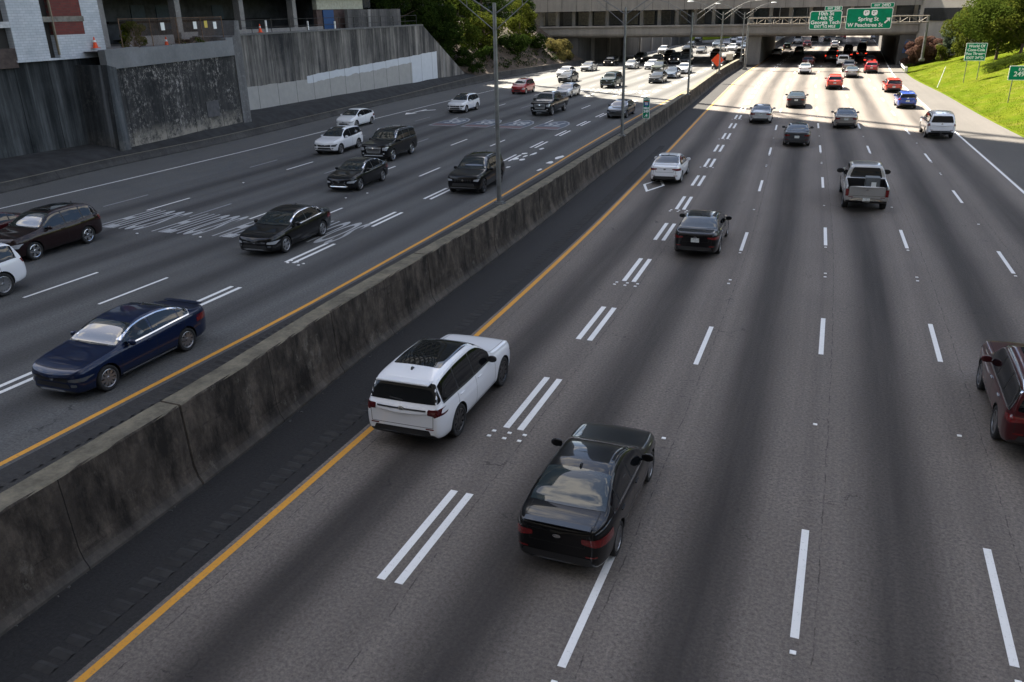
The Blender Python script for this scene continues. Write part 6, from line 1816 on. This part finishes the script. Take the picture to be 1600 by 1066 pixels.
RIGHT = [ # key, paint, rear axle x, y, label, category
 ('hero_sedan', 'black', -3.88, 12.30, 'glossy black sedan nearest the camera, sky reflected in its roof and rear window', 'car'),
 ('range', 'white', -8.68, 15.43, 'large white off-roader with dark glass roof beside the median barrier', 'suv'),
 ('rear_sedan', 'black', -5.18, 32.95, 'black sedan with a pale number plate, right beside the double dashed line', 'car'),
 ('white_compact', 'white', -9.43, 47.05, 'white sedan alone in the lane next to the median, over a painted diamond', 'car'),
 ('bed_pickup', 'grey2', 1.10, 43.25, 'grey pickup truck with an open bed and upright red tail lamps', 'pickup'),
 ('dark_sport', 'grey', -3.40, 62.67, 'dark grey sedan with twin exhausts driving away in the shade', 'car'),
 ('tan_sedan', 'pale', -7.13, 74.49, 'pale silver sedan straddling the edge of sunlight near the double dashes', 'car'),
 ('tan_sedan', 'tan', -0.37, 72.89, 'tan silver sedan at the shadow edge, level with the white boxy off-roader', 'car'),
 ('tan_sedan', 'grey', -5.14, 86.81, 'dark silver sedan in full sun, just beyond the shadow edge', 'car'),
 ('boxy_suv', 'white', 6.15, 68.94, 'white boxy off-roader with roof rails in the rightmost lane at the shadow edge', 'suv'),
 ('hatch', 'brightblue', 4.72, 88.02, 'bright blue hatchback in the rightmost lane', 'car'),
 ('hatch_red', 'orange_red', 3.97, 103.92, 'red hatchback just ahead of the bright blue hatchback', 'car'),
 ('crossover_rear', 'orange_red', -2.27, 106.66, 'orange red crossover in the middle lane in full sun', 'suv'),
 ('white_compact', None, -6.96, 129.76, 'small white sedan near the overpass, left of the orange red crossover', 'car'),
 ('crossover_rear', 'maroon', -7.42, 145.34, 'maroon crossover directly ahead of the small white sedan at the overpass shade', 'suv'),
 ('tan_sedan', 'silver', -0.63, 124.16, 'silver sedan following a tan crossover just before the overpass', 'car'),
 ('crossover_rear', 'tan', -1.20, 135.38, 'tan crossover between a white boxy off-roader and a silver sedan', 'suv'),
 ('boxy_suv', None, -2.23, 146.04, 'white boxy off-roader half under the near edge of the overpass', 'suv'),
 ('crossover_rear', 'red', 1.83, 132.41, 'red crossover in the second lane from the right before the overpass', 'suv'),
 ('lit_sedan', 'maroon', 1.67, 150.31, 'dark maroon sedan braking in the overpass shade ahead of the red crossover', 'car'),
 ('lit_suv', 'black', -4.42, 158.65, 'dark boxy vehicle with bright brake lamps under the overpass', 'suv'),
 ('lit_sedan', 'black', -4.73, 179.68, 'black sedan with brake lamps lit, partly hidden ahead of the dark boxy vehicle', 'car'),
 ('lit_sedan', 'grey', -2.01, 166.15, 'dark grey sedan braking deep in the overpass shade', 'car'),
 ('crossover_rear', 'black', -2.17, 187.90, 'black crossover at the far sunlit edge under the overpass, ahead of the braking grey sedan', 'suv'),
 ('boxy_suv', 'black', 0.34, 190.33, 'black upright vehicle right of centre at the far end of the underpass', 'suv'),
 ('lit_sedan', 'brown', 0.41, 170.15, 'dark brown sedan braking under the overpass, right of the grey sedan', 'car'),
 ('hatch', 'olive', 0.66, 219.02, 'olive grey hatchback beyond the underpass, above the black upright vehicle', 'car'),
 ('hatch', 'pale', -5.41, 209.96, 'pale hatchback beyond the underpass in the sunlit strip', 'car'),
 ('crossover_rear', 'maroon', -11.22, 207.59, 'maroon crossover beyond the underpass with its shadow on the sunlit strip', 'suv'),
 ('hatch', 'green', -14.84, 198.75, 'dark green hatchback nearest the pier beyond the underpass', 'car'),
 ('tan_sedan', 'olive', -11.28, 182.94, 'olive sedan at the far shade edge of the underpass', 'car'),
 ('tan_sedan', 'pale', -14.79, 174.07, 'pale sedan in deep shade beside the central pier', 'car'),
 ('bed_pickup', 'white', -14.90, 231.13, 'white pickup far beyond the underpass by the median', 'pickup'),
 ('boxy_suv', 'black', -11.21, 239.11, 'tall dark vehicle far beyond the underpass in the second strip of shade', 'suv'),
 ('crossover_rear', 'maroon', -11.14, 279.73, 'maroon crossover at the very far end of the road, left of centre', 'suv'),
 ('tan_sedan', 'grey', -8.28, 242.32, 'dark grey sedan in the second strip of shade beyond the underpass', 'car'),
 ('hatch', 'grey', -7.74, 269.70, 'grey hatchback very far off, in sun beyond the second strip of shade', 'car'),
 ('tan_sedan', 'silver', -5.40, 238.75, 'silver sedan in the second strip of shade beyond the underpass', 'car'),
 ('hatch', 'red', -4.83, 260.94, 'red hatchback far beyond the underpass under the left green sign', 'car'),
 ('hatch', 'silver', 3.15, 253.69, 'silver hatchback alone in the far right lanes beyond the underpass', 'car'),
 ('crossover_rear', 'white', 3.21, 291.43, 'pale crossover at the far end of the rightmost lane', 'suv'),
]
for key, pt, x, y, lb, cat in RIGHT:
    nm = 'pickup_truck' if 'pickup' in key else ('suv' if cat == 'suv' else 'car')
    r = get(key, pt, nm); rz = head_r(y + 1.5)
    if key == 'range': rz = .03
    X, Y = from_rear(r, x, y, rz)
    put(r, X, Y, rz, lb, cat, 'vehicles driving away on the right')
# red off-roader cut by the right edge of the picture
r = get('red_offroader', 'maroon', 'suv')
put(r, 3.94 + .93, 20.95, 0.0, 'dark red off-roader cut off by the right edge of the picture', 'suv', 'vehicles driving away on the right')

LEFTN = [ # key, paint, front axle centre x, y, label, category (from the near wheel contact)
 ('blue_sedan', 'blue', -16.56 - .86, 13.50, 'dark blue sedan with chrome window line close to the median, coming towards the camera', 'car'),
 ('front_sedan', 'black', -20.51 - .86, 26.15, 'black sedan with a chrome grille bar crossing the painted lettering', 'car'),
 ('edge', 'brown', -29.39 - .9, 21.95, 'dark brown crossover with chrome wheels at the left edge', 'suv'),
 ('spindle_sedan', 'black', -24.73 - .84, 38.6, 'black sedan with hourglass grille, between the black sedan and the big chrome grilled vehicle', 'car'),
 ('yukon', 'black', -28.19 - .95, 48.3, 'huge black off-roader with a broad chrome grille and chrome roof rails', 'suv'),
 ('crv', 'white', -33.35 - .87, 50.0, 'white crossover beside the huge black off-roader', 'suv'),
 ('prius', 'white', -40.75, 62.7, 'white hatchback in the outer lane behind the white crossover', 'car'),
 ('jeep', 'black', -17.86 - .92, 39.99, 'black off-roader with lit square lamps, partly behind the nearest lamp post', 'suv'),
 ('crv', None, -35.22 - .87, 75.33, 'white crossover alone beyond the painted road shields', 'suv'),
 ('mini_front', 'red', -36.63 - .5, 94.6, 'small red car on the left road at the shadow edge', 'car'),
 ('super_pickup', 'black', -26.18 - .95, 75.08, 'black heavy pickup with chrome grille behind the painted shields', 'pickup'),
 ('plain_front', 'pale', -29.71 - .85, 91.77, 'pale silver sedan directly behind the heavy black pickup', 'car'),
 ('front_sedan', 'grey', -18.95 - .86, 74.85, 'dark grey sedan in the lane nearest the median behind the second lamp post', 'car'),
 ('plain_suv', 'green', -28.79, 103.89, 'dark green off-roader in the sun left of the second lamp post', 'suv'),
 ('plain_front', 'grey', -36.8, 110.8, 'dark sedan in the sun, close in front of a white car on the left road', 'car'),
 ('plain_front', 'white', -40.0, 119.5, 'white sedan close behind the dark sedan on the sunny left road', 'car'),
 ('plain_front', 'silver', -39.48 - .6, 131.5, 'silver sedan in the sun near the bushes and overpass', 'car'),
 ('lit_front', 'black', -39.89, 144.13, 'black crossover with headlights on, in the shade of the overpass', 'suv'),
 ('plain_front', 'pale', -34.51, 137.18, 'pale sedan half hidden behind the second lamp post', 'car'),
 ('lit_front', 'grey', -37.48, 155.75, 'dark grey crossover with headlights on deep under the overpass', 'suv'),
 ('plain_front', 'grey', -24.48, 111.53, 'dark grey sedan leading the queue in the sunny left road', 'car'),
 ('plain_front', 'steelblue', -24.20, 119.50, 'steel blue sedan just behind the dark grey queue leader', 'car'),
 ('plain_front', 'white', -24.20, 128.25, 'white sedan beside the third lamp post', 'car'),
 ('suv_front', 'olive', -28.26, 129.64, 'olive crossover between the dark grey and steel blue sedans', 'suv'),
 ('plain_front', 'white', -30.99, 136.75, 'white sedan left of the olive crossover, at the overpass shade', 'car'),
 ('suv_front', 'grey', -32.58, 147.14, 'grey crossover in the shade behind the left white sedan', 'suv'),
 ('lit_front_suv', 'black', -29.70, 149.88, 'black off-roader with headlights on under the overpass', 'suv'),
 ('lit_front', 'black', -33.76, 163.75, 'black crossover with bright lamps, third row under the overpass', 'suv'),
 ('suv_front', 'white', -39.02, 182.97, 'white topped crossover at the far left under the overpass', 'suv'),
 ('lit_front', 'black', -31.22, 167.99, 'black crossover deep under the overpass right of the third row', 'suv'),
 ('suv_front', 'grey', -27.61, 148.31, 'grey crossover in shade just left of the third lamp post', 'suv'),
 ('lit_front', 'grey', -34.47, 185.47, 'dark grey crossover with lamps on at the far shade edge', 'suv'),
 ('plain_front', 'silver', -31.18, 184.16, 'silver sedan just beyond the overpass shade in the middle lane', 'car'),
 ('suv_front', 'black', -37.66, 208.45, 'black crossover far off beside the left wall', 'suv'),
 ('suv_front', 'black', -41.19, 237.59, 'black crossover farthest to the left near the far grass', 'suv'),
 ('suv_front', 'steelblue', -32.10, 211.31, 'steel blue crossover beyond the overpass, left of the fourth lamp post', 'suv'),
 ('suv_front', 'pale', -30.88, 219.62, 'pale crossover beyond the overpass, right of the fourth lamp post', 'suv'),
 ('plain_front', 'white', -26.34, 195.97, 'white sedan beyond the overpass near the pier', 'car'),
 ('lit_front', 'grey', -20.61, 138.69, 'dark grey crossover with headlights on behind the orange diamond', 'suv'),
 ('suv_front', 'black', -25.78, 169.18, 'black crossover under the overpass above the orange diamond', 'suv'),
 ('lit_front', 'black', -21.21, 169.27, 'black crossover with headlights on beside the central pier', 'suv'),
 ('plain_front', 'white', -32.37, 242.69, 'white sedan far off, first of a distant white row', 'car'),
 ('suv_front', 'white', -32.05, 253.31, 'white crossover at the far end of the distant white row', 'suv'),
 ('suv_front', 'white', -28.10, 222.90, 'white crossover in the distant queue between lamp posts', 'suv'),
 ('plain_front', 'steelblue', -24.40, 203.10, 'steel blue sedan close to the pier beyond the overpass', 'car'),
 ('plain_front', 'white', -28.82, 238.12, 'white sedan in the distant queue next to the pier edge', 'car'),
 ('plain_front', 'tan', -28.17, 191.92, 'tan sedan just beyond the overpass shade near the fourth lamp post', 'car'),
 ('plain_front', 'maroon', -33.0, 26.5, 'maroon sedan mostly cut off by the left edge behind the brown crossover', 'car'),
]
for key, pt, x, y, lb, cat in LEFTN:
    nm = 'pickup_truck' if 'pickup' in key else ('suv' if cat == 'suv' else 'car')
    r = get(key, pt, nm); rz = head_l(y + 1.4) + (.02 if y < 60 else 0)
    X, Y = from_front(r, x, y, rz)
    if 'maroon sedan mostly' in lb: X, Y = -33.4, 22.3
    r2 = put(r, X, Y, rz, lb, cat, 'vehicles coming towards the camera', zl(Y))
    r2.rotation_euler = (math.atan2(zl(Y - 1.4) - zl(Y + 1.4), 2.8), 0, rz)
# white off-roader leaving the left edge: only its rear shows
r = get('merc', 'white', 'suv'); rz = math.pi + .04
d = r['wb'] / 2
put(r, -26.28 - .92 + math.sin(.04) * d, 18.16 - d, rz, 'white off-roader leaving the picture at the left edge, only its rear in view', 'suv', 'vehicles coming towards the camera', zl(17))
# prototypes that were only copied from
for key, (r, p0) in PROTO.items():
    if 'label' not in r:
        for ch in list(r.children_recursive): bpy.data.objects.remove(ch)
        bpy.data.objects.remove(r)
# driver of the dark blue sedan, seen through the side window
bs = PROTO['blue_sedan'][0]
dv = empty('person', (0, 0, 0), 0, 'driver in a light shirt at the wheel of the dark blue sedan', 'person')
dv.matrix_world = bs.matrix_basis.copy(); dv.location = bs.location; dv.rotation_euler = bs.rotation_euler
def skinned(name, pts, edges, rad, m_, par):
    me = bpy.data.meshes.new(name); me.from_pydata(pts, edges, [])
    o = link(bpy.data.objects.new(name, me), par)
    o.modifiers.new('k', 'SKIN'); sv_ = me.skin_vertices[0].data
    for i, r_ in enumerate(rad): sv_[i].radius = (r_, r_ * .8) if not isinstance(r_, tuple) else r_
    sv_[0].use_root = True
    o.modifiers.new('s', 'SUBSURF').levels = 2
    bpy.context.view_layer.update()
    m2 = bpy.data.meshes.new_from_object(o.evaluated_get(bpy.context.evaluated_depsgraph_get()))
    o.modifiers.clear(); o.data = m2; m2.materials.clear(); m2.materials.append(m_)
    for p_ in m2.polygons: p_.use_smooth = True
    return o
M_SKIN = simple('skin', (.22, .12, .08), .6); px_, py_ = -.42, -.02
skinned('body', [(px_, py_ - .10, .60), (px_, py_ - .14, .85), (px_, py_ - .12, 1.02), (px_, py_ - .08, 1.11), (px_, py_ - .06, 1.18), (px_, py_ - .055, 1.27),
   (px_ - .19, py_ - .10, 1.00), (px_ - .24, py_ + .12, .92), (px_ - .10, py_ + .34, 1.00), (px_ + .19, py_ - .10, 1.00), (px_ + .22, py_ + .12, .90), (px_ + .08, py_ + .34, 1.00), (px_, py_ + .02, 1.185)],
  [(0, 1), (1, 2), (2, 3), (3, 4), (4, 5), (2, 6), (6, 7), (7, 8), (2, 9), (9, 10), (10, 11), (4, 12)], [.15, .16, .13, .055, .075, .07, .06, .045, .035, .06, .045, .035, .02], M_SKIN, dv)
skinned('shirt', [(px_, py_ - .10, .60), (px_, py_ - .14, .85), (px_, py_ - .12, 1.03), (px_ - .19, py_ - .10, 1.00), (px_ - .235, py_ + .06, .94), (px_ + .19, py_ - .10, 1.00), (px_ + .22, py_ + .06, .93)],
  [(0, 1), (1, 2), (2, 3), (3, 4), (2, 5), (5, 6)], [.165, .175, .14, .075, .065, .075, .065], simple('light_shirt', (.45, .45, .46), .8), dv)
b = bmesh.new(); r_ = bmesh.ops.create_uvsphere(b, u_segments=14, v_segments=10, radius=.092)
for v in list(b.verts):
    v.co.z *= 1.12; v.co += Vector((px_, py_ - .075, 1.265))
bmesh.ops.bisect_plane(b, geom=b.verts[:] + b.edges[:] + b.faces[:], plane_co=(px_, py_ - .03, 1.25), plane_no=(0, .8, -.6), clear_outer=True)
obj_from_bm('hair', b, simple('dark_hair', (.012, .009, .007), .7), dv, 60)
# crate carried in the pickup bed
b = bmesh.new(); add_box(b, (0, 0, .34), (.66, .6, .68)); bmesh.ops.bevel(b, geom=b.edges[:], offset=.02, segments=2, affect='EDGES')
c_ = obj_from_bm('storage_box', b, simple('grey_plastic_box', (.11, .12, .125), .5, var=.15)); c_.location = (1.36, 43.25, .86); c_.rotation_euler = (0, 0, .05)
tag(c_, 'grey box with a white label standing in the open pickup bed', 'box')
b = bmesh.new(); add_box(b, (.05, -.303, .34), (.22, .006, .26)); obj_from_bm('paper_label', b, MAT['sign_white'], c_)

# added city blocks, mostly out of view, darkening reflections in paint and glass
for i, (x, y, w, d, h, col, lb) in enumerate(((-150, 330, 60, 40, 210, (.05, .046, .042), 'added unseen dark block far beyond the overpass to the left, darkening reflections'), (-75, 380, 56, 40, 260, (.05, .046, .042), 'added unseen dark tower far beyond the overpass, darkening reflections'), (-5, 420, 66, 40, 230, (.05, .046, .042), 'added unseen broad dark block at the far end of the road, darkening reflections'), (68, 360, 60, 40, 190, (.05, .046, .042), 'added unseen block beyond the right bank, darkening reflections'), (140, 300, 60, 60, 130, (.05, .046, .042), 'added unseen dark block far to the right, darkening reflections'), (-190, 210, 60, 80, 60, (.18, .17, .17), 'grey block behind the left bank trees'), (-175, 70, 40, 70, 45, (.16, .14, .13), 'brown block behind the office tower'))):
    r = empty('added_block', (x, y, -.6), 0, lb, 'building')
    b = bmesh.new(); add_box(b, (0, 0, h / 2), (w, d, h)); obj_from_bm('wall', b, simple('block_wall', col, .8, var=.15, vscale=.1), r)
    for k in range(int(h / 7)):
        b = bmesh.new(); add_box(b, (0, 0, 4 + k * 7), (w + .2, d + .2, 3)); obj_from_bm('window_band', b, M_TG, r)
# ------------------------------------------------------------------ sky, sun, camera
w_ = bpy.data.worlds.new('World'); scene.world = w_; w_.use_nodes = True
N, L = w_.node_tree.nodes, w_.node_tree.links
EL, AZ = R(50), math.atan2(-.842, .539)
sky = N.new('ShaderNodeTexSky'); sky.sky_type = 'NISHITA'; sky.sun_disc = False
sky.sun_elevation = EL; sky.sun_rotation = AZ; sky.altitude = 300; sky.air_density = 1.0; sky.dust_density = 1.2; sky.ozone_density = 1.0
gen = N.new('ShaderNodeTexCoord').outputs['Generated']
sp = N.new('ShaderNodeSeparateXYZ'); L.new(gen, sp.inputs[0])
den = math_(N, L, 'ADD', math_(N, L, 'MAXIMUM', sp.outputs[2], 0.02), .12)
cb = N.new('ShaderNodeCombineXYZ'); L.new(math_(N, L, 'DIVIDE', sp.outputs[0], den), cb.inputs[0]); L.new(math_(N, L, 'DIVIDE', sp.outputs[1], den), cb.inputs[1])
cld = noise(N, L, 3.7, 12, .64, cb.outputs[0], .51, .60)
cld = math_(N, L, 'MULTIPLY', cld, math_(N, L, 'GREATER_THAN', sp.outputs[2], 0.0))
mixed = mixc(N, L, cld, sky.outputs[0], CLOUD)
L.new(mixed, N['Background'].inputs[0]); N['Background'].inputs[1].default_value = SKY
sl = bpy.data.lights.new('sun', 'SUN'); so = link(bpy.data.objects.new('sun', sl))
sv = Vector((-.842 * math.cos(EL), .539 * math.cos(EL), math.sin(EL)))
so.rotation_euler = sv.to_track_quat('Z', 'Y').to_euler(); so.location = (-80, 60, 120)
sl.energy = SUN; sl.angle = R(0.53); sl.color = (1.0, .91, .77)
scene.view_settings.view_transform = 'Standard'; scene.view_settings.look = 'None'
scene.view_settings.exposure = EXPO; scene.view_settings.gamma = 1.0
cam = bpy.data.cameras.new('camera'); co = link(bpy.data.objects.new('camera', cam)); scene.camera = co
cam.sensor_width = 36; cam.lens = 1275.56 / 1600 * 36; cam.clip_end = 5000; cam.clip_start = .05
pitch, roll, yaw = 0.385391982, -0.0209178231, -0.389002392
fw = Vector((math.sin(yaw) * math.cos(pitch), math.cos(yaw) * math.cos(pitch), -math.sin(pitch)))
r0 = Vector((math.cos(yaw), -math.sin(yaw), 0)); u0 = r0.cross(fw)
rx = r0 * math.cos(roll) + u0 * math.sin(roll); ux = -r0 * math.sin(roll) + u0 * math.cos(roll)
M3 = Matrix((rx, ux, -fw)).transposed()
co.matrix_world = Matrix.Translation((0, 0, 9.3772378)) @ M3.to_4x4()
scene.cycles.max_bounces = 8
